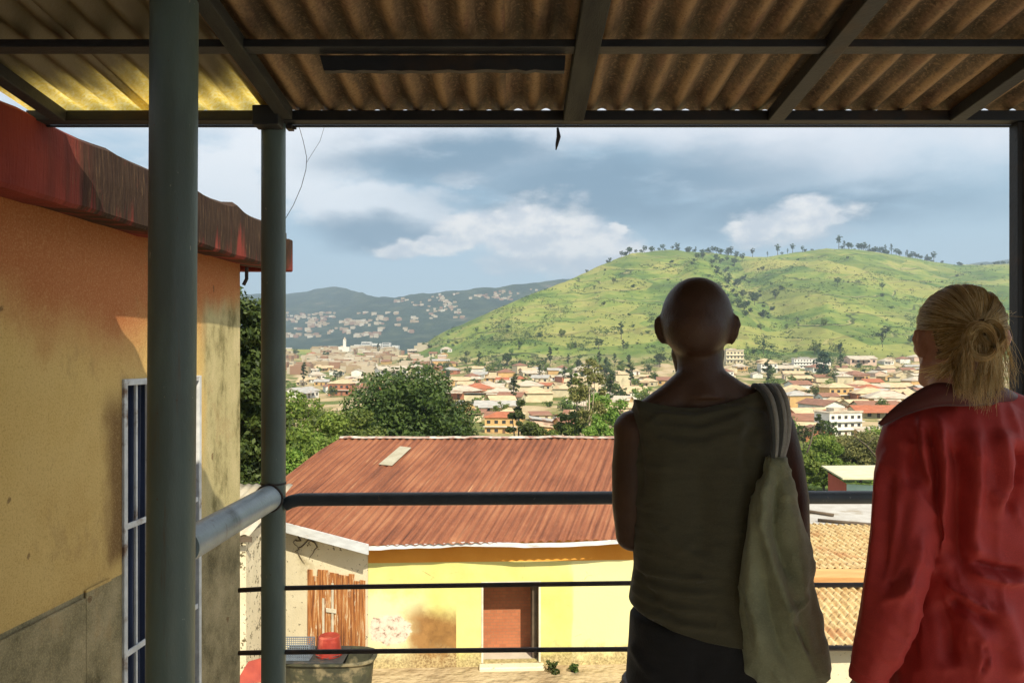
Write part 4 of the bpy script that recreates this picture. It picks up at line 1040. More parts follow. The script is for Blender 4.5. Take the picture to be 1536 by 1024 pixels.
MB().hexa([up(q1, zb_), up(q2, zb_), up(q2 + Vector((0, 0.2, 0)), zb_), up(q1 + Vector((0, 0.2, 0)), zb_), up(q1, -8.62), up(q2, -8.62), up(q2 + Vector((0, 0.2, 0)), -8.62), up(q1 + Vector((0, 0.2, 0)), -8.62)]).build('front_wall', m_bl, rs_)
MB().hexa([up(q0, zb_), up(q1 - Vector((0.01, 0, 0)), zb_), up(q1 + Vector((0, 0.2, 0)), zb_), up(q0 + Vector((0.1, 0.2, 0)), zb_), up(q0, -8.45), up(q1 - Vector((0.01, 0, 0)), -8.60), up(q1 + Vector((0, 0.2, 0)), -8.60), up(q0 + Vector((0.1, 0.2, 0)), -8.45)]).build('side_wall', m_rw, rs_)
m_pr = pmat('pale_cream_sheet_roof', (0.62, 0.57, 0.40), (0.54, 0.48, 0.32), 1.5, 0.7, 0.2, 10)
MB().prism([P(1232, 700, 57.5), P(1360, 699, 57.5), P(1360, 719, 50.6), P(1264, 719, 50.6)], (0, 0, 0.10)).build('roof', m_pr, rs_)
# ------------------------------------------------------------------ trees
m_bark = pmat('grey_brown_bark', (0.13, 0.10, 0.07), (0.07, 0.055, 0.04), 4, 0.9, 0.5, 20, stretch=(4, 4, 1))
m_bark2 = pmat('pale_bark', (0.46, 0.38, 0.27), (0.30, 0.24, 0.16), 5, 0.85, 0.4, 20, stretch=(4, 4, 1))
m_lf_dark = leaf_mat('dark_mango_leaves', (0.022, 0.042, 0.010), (0.080, 0.115, 0.024), 0.18, 0.5)
m_lf_mid = leaf_mat('mid_green_leaves', (0.045, 0.085, 0.016), (0.15, 0.20, 0.038), 0.25, 0.4)
m_lf_lite = leaf_mat('light_green_leaves', (0.085, 0.15, 0.022), (0.21, 0.27, 0.048), 0.30, 0.4)
m_lf_blue = leaf_mat('blue_green_leaves', (0.020, 0.048, 0.026), (0.055, 0.095, 0.045), 0.15, 0.3)
m_lf_dry = leaf_mat('dry_olive_leaves', (0.095, 0.105, 0.030), (0.20, 0.185, 0.060), 0.2, 0.4)

def leaves(centres, radii, per, size, r, up_bias=0.35, aspect=0.5, shell=0.55):
    """leaf blades scattered through the clumps: each a folded pair of small faces"""
    C = np.repeat(np.asarray(centres, float), per, 0); RR = np.repeat(np.asarray(radii, float).reshape(len(centres), -1), per, 0)
    n = len(C)
    d = r.normal(size=(n, 3)); d /= np.linalg.norm(d, axis=1)[:, None]
    p = C + d * RR * (shell + (1 - shell) * r.random((n, 1))) ** 0.8
    nr = d * 0.8 + r.normal(size=(n, 3)) * 0.6; nr[:, 2] += up_bias; nr /= np.linalg.norm(nr, axis=1)[:, None]
    u = np.cross(nr, r.normal(size=(n, 3))); u /= np.linalg.norm(u, axis=1)[:, None]
    v = np.cross(nr, u)
    s = size * r.uniform(0.6, 1.35, (n, 1))
    V = np.stack([p - u * s * 0.5, p + v * s * aspect * 0.5 - nr * s * 0.06, p + u * s * 0.5 - nr * s * 0.12, p - v * s * aspect * 0.5 - nr * s * 0.06], 1).reshape(-1, 3)
    Fc = np.arange(4 * n).reshape(-1, 4)
    return V, Fc

def crown_points(H, Wd, z0, r, n, shape='round', flat=1.0):
    """clump centres spread through a crown of height H, width Wd standing on z0"""
    out = []; rad = []
    while len(out) < n:
        q = r.uniform(-1, 1, 3)
        rr = np.linalg.norm(q)
        if rr > 1 or rr < 0.35 and r.random() < 0.7: continue
        if shape == 'round': k = 1.0 if q[2] > -0.4 else 0.85
        elif shape == 'tall': k = 0.55 + 0.45 * (1 - abs(q[2]))
        elif shape == 'umbrella': k = 0.6 + 0.5 * max(0, q[2])
        else: k = 1.0
        lump = 1 + 0.22 * sin(3 * math.atan2(q[1], q[0]) + 2.1 * q[2] * 3 + z0)
        out.append((q[0] * Wd / 2 * k * lump * 0.86, q[1] * Wd / 2 * k * lump * 0.86, z0 + H / 2 + q[2] * H / 2 * 0.88))
        s = Wd * r.uniform(0.10, 0.19)
        rad.append((s, s, s * 0.72 * flat))
    return out, rad

def make_tree(name, label, group, H, Wd, trunk_h, seed, nclump, per, leaf, mat_l, mat_b=None, shape='round', tr=None, at=(0, 0, 0), cat='tree', limbs=6, lean=0.0, shell=0.5):
    r = np.random.default_rng(seed); rr = random.Random(seed)
    o = thing(name, at, label, cat, group); A0 = Vector(at)
    tr = tr or H * 0.03
    cz = trunk_h
    mb = MB(); top = Vector((lean * H, 0, cz + (H - cz) * 0.55))
    pts = [Vector((0, 0, -0.3)), Vector((lean * H * 0.2 + rr.uniform(-.02, .02) * H, rr.uniform(-.02, .02) * H, cz * 0.5)), Vector((lean * H * 0.5, rr.uniform(-.03, .03) * H, cz)), top]
    mb.tube([A0 + p for p in pts], [tr * 1.25, tr, tr * 0.8, tr * 0.25], 8)
    cps, rad = crown_points(H - cz, Wd, cz, r, nclump, shape)
    cps = [(c[0] + lean * H * 0.7, c[1], c[2]) for c in cps]
    for k in range(limbs):
        c = Vector(cps[rr.randrange(len(cps))]); s = pts[2] + (top - pts[2]) * rr.uniform(0, 0.5) if shape != 'umbrella' else pts[2]
        m_ = (s + c) / 2 + Vector((0, 0, -0.04 * H))
        mb.tube([A0 + s, A0 + m_, A0 + c], [tr * 0.45, tr * 0.3, tr * 0.1], 6)
    mb.build('trunk', mat_b or m_bark, o, smooth=True)
    V, Fc = leaves(cps, rad, per, leaf, r, shell=shell)
    obj('crown', V + np.array(A0), Fc, mat_l, o)
    return o

def stand(px, Y): 
    x = (px - 768) * Y / F; return Vector((x, Y, gz(x, Y) - 0.05))

G_NEAR = 'trees behind the rust roofed house'
def near_tree(px, top, Y, wpx, label, seed, mat_l, nclump=55, per=330, leaf=0.20, trunk_f=0.25, shape='round', name='leafy_tree', mat_b=None, **k):
    p = stand(px, Y); H = ((HZ - top) * Y / F - p.z) * 1.05; Wd = wpx * Y / F * 1.18
    return make_tree(name, label, G_NEAR, H, Wd, H * trunk_f, seed, nclump, per, leaf, mat_l, mat_b, shape, at=p, **k)
near_tree(605, 549, 46, 172, 'big dark dense round tree rising behind the rust red roof', 3, m_lf_dark, 110, 300, 0.26, 0.08)
near_tree(655, 590, 50, 110, 'dark rounded tree at the flank of the big dark tree', 4, m_lf_dark, 60, 280, 0.26, 0.06)
near_tree(448, 586, 36, 150, 'bright green bushy tree just beyond the slimmer pipe post', 5, m_lf_lite, 80, 280, 0.20, 0.05)
near_tree(510, 604, 40, 120, 'mid green bushy tree between the slimmer post and the big dark tree', 6, m_lf_mid, 70, 280, 0.20, 0.05)
near_tree(462, 640, 30, 130, 'low light green shrubby tree above the end of the rust roof', 7, m_lf_lite, 60, 280, 0.17, 0.05)
near_tree(548, 632, 36, 110, 'low olive green tree right above the ridge of the rust roof', 8, m_lf_mid, 55, 280, 0.18, 0.05)
near_tree(415, 668, 27, 110, 'low pale green shrub tree beside the verge of the rust roof', 9, m_lf_lite, 55, 260, 0.16, 0.05)
near_tree(700, 640, 52, 60, 'small green tree poking over the rust roof beside the dark trees', 10, m_lf_mid, 30, 240, 0.22, 0.1)
near_tree(338, 424, 20, 138, 'tall dark leafy tree seen between the ochre building and the slimmer post', 12, m_lf_dark, 170, 300, 0.16, 0.26, shell=0.1)
near_tree(778, 596, 78, 34, 'narrow dark green tree standing among the houses above the rust roof', 13, m_lf_dark, 26, 200, 0.3, 0.1, 'tall')
near_tree(806, 628, 80, 46, 'small round green tree beside the narrow dark tree', 14, m_lf_mid, 26, 200, 0.3, 0.1)
near_tree(884, 536, 62, 52, 'tall thin tree with a pale bare trunk near the olive topped person', 15, m_lf_dry, 30, 90, 0.26, 0.42, 'tall', 'slender_tree', m_bark2, tr=0.12, shell=0.3)
near_tree(866, 556, 66, 30, 'thin scraggy tree with sparse crown beside the pale trunked tree', 16, m_lf_mid, 22, 80, 0.26, 0.35, 'tall', 'slender_tree', m_bark, tr=0.10, shell=0.3)
near_tree(912, 588, 70, 78, 'light green leafy tree partly behind the olive topped person', 17, m_lf_lite, 50, 220, 0.28, 0.08)
near_tree(856, 612, 64, 60, 'mid green tree at the foot of the thin scraggy tree', 18, m_lf_mid, 40, 220, 0.26, 0.08)
near_tree(900, 632, 58, 56, 'low light green shrub tree at the foot of the pale trunk', 19, m_lf_lite, 36, 220, 0.24, 0.05)
near_tree(1236, 655, 66, 74, 'low yellow green bushy tree beyond the red walled shed', 20, m_lf_lite, 44, 230, 0.26, 0.05)
near_tree(1292, 650, 72, 84, 'yellow green bushy tree beyond the pale roof of the red shed', 21, m_lf_dry, 48, 230, 0.27, 0.05)
near_tree(1206, 668, 60, 50, 'light green leafy shrub beside the brown bare arm', 22, m_lf_lite, 36, 230, 0.24, 0.05)
near_tree(1345, 625, 78, 80, 'light green tree partly hidden by the red shirt', 23, m_lf_lite, 36, 200, 0.3, 0.05)
for (a, c_, e_, Y, lab) in (((1206, 690), (1216, 664), (1222, 636), 60, 'bare leaning twig above the shrub beside the brown arm'), ((1318, 690), (1300, 668), (1282, 654), 66, 'bare branch slanting out of the bushes beside the red shirt')):
    mb = MB().tube([P(*a, Y), P(*c_, Y), P(*e_, Y)], [0.09, 0.06, 0.02], 6)
    mb.tube([P(*c_, Y), P(c_[0] + (12 if Y == 66 else 4), c_[1] - 14, Y)], [0.045, 0.012], 5)
    tag(mb.build('bare_branch', m_bark, smooth=True), lab, 'branch')
# weeds at the foot of the yellow wall
for i, (px, Y, s) in enumerate(((830, 18.1, 0.26), (858, 18.15, 0.20))):
    x = (px - 768) * Y / F; z = GY; r = np.random.default_rng(40 + i)
    cs = [(x + r.uniform(-.5, .5) * s, Y + r.uniform(-.3, .3) * s, z + r.uniform(0.1, 0.9) * s) for _ in range(10)]
    V, Fc = leaves(cs, [(s * .3, s * .3, s * .25)] * 10, 16, 0.10, r)
    w = thing('weed', (x, Y, z), ('dark leafy weed at the wall right beside the doorway', 'smaller dark weed a step further from the doorway', 'tiny weed at the wall nearest the olive topped person', 'tiny weed on the brown stained foot of the wall')[i], 'weed', 'weeds along the yellow wall')
    obj('leaves', V, Fc, m_lf_dark if i < 2 else m_lf_mid, w)
    mb = MB()
    for c in cs[:5]: mb.tube([(x, Y, z), c], [0.012, 0.004], 4)
    mb.build('stem', m_bark, w)

# ---- far kinds, copied about the town and the hill
FAR = {}
def far_kind(key, name, *a, **k):
    o = make_tree(name, '', '', *a, **k); FAR[key] = o; return o
far_kind('round', 'round_tree', 7, 7.5, 1.2, 101, 22, 34, 0.75, m_lf_mid, limbs=3, tr=0.22)
far_kind('round2', 'round_tree', 8, 7.0, 1.8, 102, 22, 34, 0.75, m_lf_dark, limbs=3, tr=0.25)
far_kind('lite', 'leafy_tree', 6, 7.0, 0.8, 103, 20, 34, 0.75, m_lf_lite, limbs=3, tr=0.2)
far_kind('bush', 'bush', 3.2, 5.0, 0.1, 104, 14, 26, 0.75, m_lf_dark, limbs=2, tr=0.12, cat='bush')
far_kind('bush2', 'bush', 2.8, 4.4, 0.1, 105, 12, 26, 0.7, m_lf_mid, limbs=2, tr=0.12, cat='bush')
far_kind('tall', 'tall_tree', 12, 4.6, 3.0, 106, 20, 30, 0.85, m_lf_dark, limbs=3, tr=0.25, shape='tall')
far_kind('umb', 'umbrella_tree', 11, 7.5, 4.6, 107, 18, 30, 0.9, m_lf_dark, limbs=6, tr=0.32, shape='umbrella')
far_kind('cone', 'conical_tree', 13, 8.5, 0.8, 108, 40, 40, 0.9, m_lf_blue, limbs=2, tr=0.3, shape='tall')
used = {k: False for k in FAR}
KIND = {'round': ('round mid green tree', 'tree'), 'round2': ('dark round tree', 'tree'), 'lite': ('light green leafy tree', 'tree'), 'bush': ('dark green bush', 'bush'), 'bush2': ('mid green bush', 'bush'),
        'tall': ('tall narrow dark tree', 'tree'), 'umb': ('flat topped tree on a bare trunk', 'tree'), 'cone': ('big blue green conical tree', 'tree')}
def put_tree(key, x, y, sc, rz, where, group, sink=0.1, label=None):
    s = (sc * rng.uniform(0.9, 1.1), sc * rng.uniform(0.9, 1.1), sc * rng.uniform(0.85, 1.15))
    loc = (x, y, gz(x, y) - sink)
    lab = label or (KIND[key][0] + ' ' + where)
    if not used[key]:
        o = FAR[key]; used[key] = True
        o.location = loc; o.rotation_euler = (0, 0, rz); o.scale = s; tag(o, lab, KIND[key][1], group)
    else: o = dup(FAR[key], loc, rz, s, lab, KIND[key][1], group)
    return o
# along the skyline of the hill
RIDGE = [(940,'bush'),(950,'round2'),(962,'bush'),(972,'round2'),(985,'bush'),(996,'round2'),(1008,'round2'),(1020,'bush'),(1033,'round2'),(1045,'tall'),(1056,'round2'),(1066,'umb'),(1076,'round2'),(1086,'tall'),(1096,'umb'),(1104,'round2'),
         (1134,'umb'),(1150,'tall'),(1160,'umb'),(1170,'round2'),(1179,'tall'),(1193,'umb'),(1199,'umb'),(1212,'bush'),(1222,'bush'),(1253,'umb'),(1270,'round2'),(1280,'umb'),(1290,'round2'),(1298,'tall'),(1306,'round2'),(1314,'umb'),(1322,'round2'),(1330,'umb'),(1338,'tall'),(1346,'round2'),(1354,'umb'),(1362,'round2'),(1370,'umb'),(1378,'tall'),(1386,'round2'),(1403,'umb'),(905,'bush'),(918,'round2'),(875,'bush'),(1440,'bush'),(1470,'bush'),(1500,'bush')]
RIDGE += [(rng.uniform(935, 1112), rng.choice(['bush', 'bush', 'round2'])) for _ in range(22)] + [(rng.uniform(1266, 1398), rng.choice(['bush', 'round2', 'round2', 'tall'])) for _ in range(34)] + [(rng.uniform(1400, 1530), 'bush') for _ in range(8)]
for px, key in RIDGE:
    px += rng.uniform(-7, 7); Y = float(np.interp(px, *zip(*CRY))) * rng.uniform(0.985, 1.004)
    sc = {'bush': 2.2, 'round2': 1.65, 'tall': 1.3, 'umb': 1.5}[key] * rng.uniform(0.55, 1.25) * (0.72 if px < 1115 else 0.9)
    lab = None
    if key == 'umb' and 1240 < px < 1262: lab = 'lone flat topped tree standing by itself on the highest hilltop'; sc = 1.8
    elif px > 1398 and key == 'umb': lab = 'lone flat topped tree at the end of the hilltop tree line'; sc = 1.7
    zone = 'on the tree lined shoulder of the hill' if px < 1115 else ('in the scattered row on the hill skyline' if px < 1260 else ('in the close tree line beyond the highest hilltop' if px < 1395 else 'on the low far end of the hill skyline'))
    put_tree(key, (px - 768) * Y / F, Y, sc, rng.uniform(0, 6.28), zone, 'trees along the hill skyline', label=lab)
# scattered about the hillside
n = 0
while n < 120:
    px = rng.uniform(640, 1520); py = rng.uniform(388, 552)
    Y = hit(px, py, 300, 1500)
    if not Y or Y < 440: continue
    dens = 0.35 + 0.65 * (1 if (1015 < px < 1190 and py < 480) or px < 800 or py > 500 else 0) 
    if rng.random() > dens: continue
    key = rng.choice(['bush', 'bush', 'bush2', 'bush2', 'round2', 'round', 'lite', 'tall'] if py > 470 or px < 850 else ['bush', 'bush2', 'bush2', 'bush', 'round2'])
    zone = 'on the lower slope of the grassy hill' if py > 490 else ('in the shaded gully of the hill' if 1015 < px < 1190 else ('on the near flank of the hill above the valley' if px < 850 else 'on the open upper slope of the hill'))
    put_tree(key, (px - 768) * Y / F, Y, rng.uniform(0.6, 1.25), rng.uniform(0, 6.28), zone, 'trees and bushes on the hillside'); n += 1
put_tree('cone', *( (lambda Y: ((1236 - 768) * Y / F, Y))(hit(1236, 572) or 330) ), 1.15, 0.4, '', 'trees among the town houses', label='big blue green conical tree standing among the town houses')

k = 0
while k < 70:      # plants added in the fold to stand for a cloud shadow
    py = rng.uniform(386, 478); px = rng.gauss(1068 + (py - 386) * 0.9, 26 - (py - 386) * 0.12)
    Y = hit(px, py, 500, 1500)
    if not Y: continue
    put_tree(rng.choice(['bush', 'bush', 'round2', 'bush2']), (px - 768) * Y / F, Y, rng.uniform(0.9, 1.7), rng.uniform(0, 6.28), 'added in the hill fold to stand for cloud shadow', 'plants added as cloud shadow in the hill fold'); k += 1
# low scrub over the hill, one mass of small leafy tufts
r = np.random.default_rng(77); cs = []; rd = []
def add_tuft(px, py, s):
    Y = hit(px, py, 350, 1500)
    if not Y: return
    x = (px - 768) * Y / F; cs.append((x, Y, gz(x, Y) + s * 0.2)); rd.append((s, s, s * 0.55))
k = 0
while k < 6500:
    px, py = r.uniform(610, 1536), r.uniform(385, 560)
    v = float(fbm2(np.array(px / 38), np.array(py / 16), 31, 3))
    if 1015 < px < 1180 and 388 < py < 478 - (px - 1015) * 0.25: v += 0.85
    if px < 830 and py < 520: v += 0.35
    if 1180 < px < 1330 and 400 < py < 440: v += 0.25
    if v < 0.42 and r.random() > 0.10: continue
    add_tuft(px, py, r.uniform(0.9, 3.0) * (1.5 if v > 1.0 else 1)); k += 1
def hedge(pts, step=2.2, s=1.2):
    for (a, c_) in zip(pts[:-1], pts[1:]):
        m = max(2, int(abs(c_[0] - a[0]) / step))
        for i in range(m):
            if r.random() < 0.25: continue
            f = i / m; add_tuft(a[0] + (c_[0] - a[0]) * f + r.uniform(-1, 1), a[1] + (c_[1] - a[1]) * f + r.uniform(-.6, .6), s * r.uniform(0.6, 1.4))
hedge([(640,540),(662,528),(719,500),(772,485),(842,482),(877,485)]); hedge([(750,512),(807,505),(873,506),(910,512)]); hedge([(735,529),(789,535),(859,543)], s=0.9)
hedge([(1275,447),(1310,451),(1345,452),(1400,448)], s=1.1); hedge([(905,452),(960,456),(1000,458)], s=0.9); hedge([(1150,470),(1185,478),(1225,486),(1260,487)], s=1.0)
hedge([(1080,500),(1150,505),(1220,508)], s=1.0); hedge([(860,420),(900,432),(950,440)], s=1.2); hedge([(1350,420),(1420,424),(1500,430)], s=1.4)
m_lf_scrub = leaf_mat('dark_scrub_leaves', (0.028, 0.055, 0.014), (0.085, 0.125, 0.028), 0.2, 0.02)
V, Fc = leaves(cs, rd, 14, 1.0, r, shell=0.3)
sb = obj('scrub', V, Fc, m_lf_scrub); tag(sb, kind='stuff')
# grass and low plants on the slope between the house and the town
cs = []; rd = []
for k in range(1500):
    Y = r.uniform(30, 130); px = r.uniform(380, 1560); x = (px - 768) * Y / F; s = r.uniform(0.25, 0.9) * (0.6 + Y / 120)
    if float(fbm2(np.array(x / 7), np.array(Y / 7), 41, 3)) < -0.05: continue
    if 9 < x < 15.5 and Y < 30 or 40 < Y < 60 and 1225 < px < 1370: continue
    cs.append((x, Y, gz(x, Y) + s * 0.3)); rd.append((s, s, s * 0.6))
V, Fc = leaves(cs, rd, 40, 0.22, r, shell=0.2)
tag(obj('undergrowth', V, Fc, m_lf_lite), kind='stuff')
# ------------------------------------------------------------------ the town
WALLC = {'cream': (0.62, 0.54, 0.36), 'white': (0.74, 0.72, 0.66), 'ochre': (0.56, 0.36, 0.15), 'brick red': (0.42, 0.17, 0.09), 'pale pink': (0.64, 0.46, 0.36)}
ROOFC = {'rust brown': (0.27, 0.13, 0.08), 'pale tin': (0.52, 0.46, 0.36), 'sandy tan': (0.58, 0.45, 0.27), 'orange red': (0.40, 0.13, 0.06), 'grey tin': (0.42, 0.41, 0.38)}
WM = {k: pmat('wall_' + k.replace(' ', '_'), v, tuple(x * 0.8 for x in v), 0.5, 0.9, 0.0, c3=tuple(x * 0.55 for x in v), s3=0.64) for k, v in WALLC.items()}
RM = {k: pmat('roof_' + k.replace(' ', '_'), v, tuple(x * 0.72 for x in v), 0.45, 0.8, 0.0, c3=(0.30, 0.14, 0.08), s3=0.60, stretch=(1, 3, 1)) for k, v in ROOFC.items()}
m_win = pmat('dark_window', (0.030, 0.034, 0.038), (0.05, 0.045, 0.04), 2, 0.3, 0.0)
m_dor = pmat('brown_door', (0.16, 0.085, 0.045), (0.10, 0.055, 0.03), 2, 0.7, 0.0)

def house_proto(name, w, d, h, storeys, roof, wins, porch=False, wc='cream', rc='rust brown'):
    o = thing(name, (0, 0, 0), '', 'house')
    mb = MB().box((-w/2, -d/2, -2.0), (w/2, d/2, h))
    if roof == 'gable':
        rh_ = d * 0.20
        mb.add([(-w/2, -d/2, h), (-w/2, d/2, h), (-w/2, 0, h + rh_), (w/2, -d/2, h), (w/2, d/2, h), (w/2, 0, h + rh_)], [(0, 1, 2), (3, 5, 4)])
    mb.build('walls', WM[wc], o)
    e = 0.55; m2 = MB()
    if roof == 'gable':
        rh_ = d * 0.20; s = rh_ / (d / 2); t_ = 0.12
        for sg in (-1, 1):
            m2.hexa([(-w/2-e, sg*(d/2+e), h-s*e), (w/2+e, sg*(d/2+e), h-s*e), (w/2+e, 0, h+rh_), (-w/2-e, 0, h+rh_), (-w/2-e, sg*(d/2+e), h-s*e+t_), (w/2+e, sg*(d/2+e), h-s*e+t_), (w/2+e, 0, h+rh_+t_), (-w/2-e, 0, h+rh_+t_)])
    elif roof == 'hip':
        rh_ = d * 0.24; r_ = max(0.2, (w - d) / 2)
        b_ = [(-w/2-e, -d/2-e, h), (w/2+e, -d/2-e, h), (w/2+e, d/2+e, h), (-w/2-e, d/2+e, h), (-w/2-e, -d/2-e, h+.12), (w/2+e, -d/2-e, h+.12), (w/2+e, d/2+e, h+.12), (-w/2-e, d/2+e, h+.12), (-r_, 0, h+rh_), (r_, 0, h+rh_)]
        m2.add(b_, [(3,2,1,0),(0,1,5,4),(1,2,6,5),(2,3,7,6),(3,0,4,7),(4,5,9,8),(6,7,8,9),(5,6,9),(7,4,8)])
    elif roof == 'shed':
        m2.hexa([(-w/2-e, -d/2-e, h-.25), (w/2+e, -d/2-e, h-.25), (w/2+e, d/2+e, h+.75), (-w/2-e, d/2+e, h+.75), (-w/2-e, -d/2-e, h-.12), (w/2+e, -d/2-e, h-.12), (w/2+e, d/2+e, h+.88), (-w/2-e, d/2+e, h+.88)])
    else:
        m2.box((-w/2-.3, -d/2-.3, h), (w/2+.3, d/2+.3, h+.25)); m2.box((-w/2-.3, -d/2-.3, h+.25), (w/2+.3, -d/2-.1, h+.8)); m2.box((-w/2-.3, d/2+.1, h+.25), (w/2+.3, d/2+.3, h+.8))
        m2.box((-w/4, -d/4, h+.25), (w/6, d/4, h+1.7))
    if porch: m2.hexa([(-w*.42, -d/2-2.2, h-.75), (w*.2, -d/2-2.2, h-.75), (w*.2, -d/2-.56, h-.28), (-w*.42, -d/2-.56, h-.28), (-w*.42, -d/2-2.2, h-.65), (w*.2, -d/2-2.2, h-.65), (w*.2, -d/2-.56, h-.18), (-w*.42, -d/2-.56, h-.18)])
    m2.build('roof', RM[rc], o)
    for s in range(storeys):
        zb = s * 3.0 + 1.0
        for k in range(wins):
            x = -w/2 + w * (k + 0.5) / wins
            if s == 0 and k == wins // 2:
                MB().box((x-.5, -d/2-.04, 0.0), (x+.5, -d/2, 2.1)).build('door', m_dor, o); continue
            MB().box((x-.65, -d/2-.04, zb), (x+.65, -d/2, zb+1.2)).build('window', m_win, o)
        if storeys > 1:
            MB().box((-w/2-.5, -d/2-1.0, zb-1.1), (w/2+.5, -d/2-.002, zb-.9)).build('balcony', WM['white'], o) if s > 0 else None
        MB().box((w/2, -.65, zb), (w/2+.04, .65, zb+1.2)).build('window', m_win, o)
    return o
PROT = {
 'low gabled': house_proto('town_house', 9, 7, 3.0, 1, 'gable', 3),
 'long gabled': house_proto('town_house', 15, 7, 3.1, 1, 'gable', 5, True),
 'hip roofed': house_proto('town_house', 11, 9, 3.2, 1, 'hip', 3, True),
 'lean-to': house_proto('town_house', 7, 6, 2.7, 1, 'shed', 2),
 'two storey': house_proto('town_house', 11, 8, 6.1, 2, 'hip', 4),
 'small gabled': house_proto('town_house', 6.5, 5.5, 2.8, 1, 'gable', 2),
}
BIG = {
 'block': house_proto('apartment_block', 14, 9, 9.2, 3, 'flat', 5, wc='white', rc='pale tin'),
 'school': house_proto('apartment_block', 22, 10, 9.2, 3, 'flat', 8, wc='white', rc='pale tin'),
}
WEIGHT = ['low gabled'] * 4 + ['long gabled'] * 3 + ['hip roofed'] * 3 + ['lean-to'] * 2 + ['two storey'] * 1 + ['small gabled'] * 2
hused = set(); placed = []
def free(x, y, r_):
    return all((x - a)**2 + (y - b)**2 > (r_ + c)**2 for a, b, c in placed)
def put_house(key, x, y, rz, wc, rc, label, group, sc=1.0, sink=0.25, lib=PROT, cat='house'):
    o = lib[key]; loc = (x, y, gz(x, y) - sink); mats = {'walls': WM[wc], 'roof': RM[rc]}
    if key not in hused:
        hused.add(key); o.location = loc; o.rotation_euler = (0, 0, rz); o.scale = (sc,) * 3
        tag(o, label, cat, group)
        for ch in o.children:
            k = mats.get(ch.data.name.split('.')[0])
            if k: ch.material_slots[0].link = 'OBJECT'; ch.material_slots[0].material = k
    else: o = dup(o, loc, rz, sc, label, cat, group, mats)
    return o
def special(lib, key, px, py, rz, wc, rc, label, sc=1.0, y0=60, y1=1500, cat='building'):
    Y = hit(px, py, y0, y1); x = (px - 768) * Y / F
    placed.append((x, Y, 11 * sc)); return put_house(key, x, Y, rz, wc, rc, label, 'landmark buildings in the town', sc, 0.3, lib, cat)
special(BIG, 'block', 1257, 652, 0.25, 'white', 'pale tin', 'white three storey block with dark windows nearest below the hill town', 0.46)
special(BIG, 'school', 1207, 552, -0.12, 'white', 'grey tin', 'long white three storey building at the foot of the grassy hill', 0.66)
special(BIG, 'block', 1097, 545, 0.3, 'cream', 'pale tin', 'cream block beside the shaved head at the foot of the hill', 0.9)
special(PROT, 'two storey', 752, 648, -0.1, 'ochre', 'orange red', 'orange red two storey house in the middle of the near town', 0.5, cat='house')
special(PROT, 'long gabled', 587, 562, 0.5, 'white', 'pale tin', 'white pale roofed house above the big dark tree', 1.3, cat='house')
special(PROT, 'long gabled', 1222, 632, 0.15, 'brick red', 'sandy tan', 'brick walled long house with sandy roof behind the white block', 0.7, cat='house')
special(PROT, 'hip roofed', 1330, 612, -0.2, 'ochre', 'pale tin', 'ochre house with a broad pale roof near the red collar', 1.0, cat='house')
special(PROT, 'long gabled', 1290, 528 + 18, 0.1, 'pale pink', 'pale tin', 'pale roofed long house standing highest on the hill foot', 1.2, cat='house')
zones = [ # px range, py range, count, description
 ((690, 985), (556, 600), 62, 'in rows below the grassy hill'),
 ((690, 985), (596, 652), 30, 'just above the rust roofed house'),
 ((1075, 1180), (545, 640), 22, 'beside the olive topped person'),
 ((1180, 1420), (540, 600), 52, 'in upper rows beside blonde head'),
 ((1180, 1400), (596, 660), 30, 'in lower rows above red shed'),
 ((430, 690), (520, 600), 72, 'beyond the big dark tree'),
 ((985, 1090), (550, 600), 14, 'behind the olive topped person'),
]
for (pa, pb), (ya, yb), cnt, where in zones:
    n = tries = 0
    while n < cnt and tries < cnt * 40:
        tries += 1
        px, py = rng.uniform(pa, pb), rng.uniform(ya, yb)
        Y = hit(px, py, 95, 1300)
        if not Y: continue
        x = (px - 768) * Y / F; key = rng.choice(WEIGHT); sc = rng.uniform(0.66, 0.98) * (0.62 if Y < 140 else 0.8 if Y < 230 else 1.0)
        rad = PROT[key].children[0].dimensions.x * 0.40 * sc if False else {'low gabled': 4.6, 'long gabled': 6.6, 'hip roofed': 5.4, 'lean-to': 3.8, 'two storey': 5.4, 'small gabled': 3.6}[key] * sc
        if not free(x, Y, rad): continue
        placed.append((x, Y, rad))
        wc = rng.choice(['cream'] * 4 + ['white'] * 3 + ['ochre'] * 2 + ['brick red', 'pale pink'])
        rc = rng.choice(['rust brown'] * 4 + ['pale tin'] * 4 + ['sandy tan'] * 7 + ['orange red'] + ['grey tin'] * 2)
        put_house(key, x, Y, rng.choice([0, 0, pi / 2, pi]) + rng.uniform(-0.4, 0.4), wc, rc, f'{key} {wc} house, {rc} roof, {where}', 'houses of the valley town', sc)
        n += 1
# trees among the houses
n = tries = 0
while n < 170 and tries < 4000:
    tries += 1
    pa, pb, ya, yb, where = rng.choice([(690, 985, 556, 652, 'among the houses above the rust roof'), (1075, 1420, 545, 690, 'among the houses between the two people'), (430, 690, 510, 600, 'in the hazy far end of the valley town'), (600, 960, 545, 566, 'along the foot of the grassy hill')])
    px, py = rng.uniform(pa, pb), rng.uniform(ya, yb); Y = hit(px, py, 80, 1300)
    if not Y: continue
    x = (px - 768) * Y / F
    if not free(x, Y, 2.2): continue
    key = rng.choice(['round', 'round', 'round2', 'lite', 'lite', 'bush', 'bush2', 'tall'])
    sc = rng.uniform(0.6, 1.1) * (0.7 if Y < 180 else 1.0); placed.append((x, Y, 1.8))
    put_tree(key, x, Y, sc, rng.uniform(0, 6.28), where, 'trees among the town houses'); n += 1

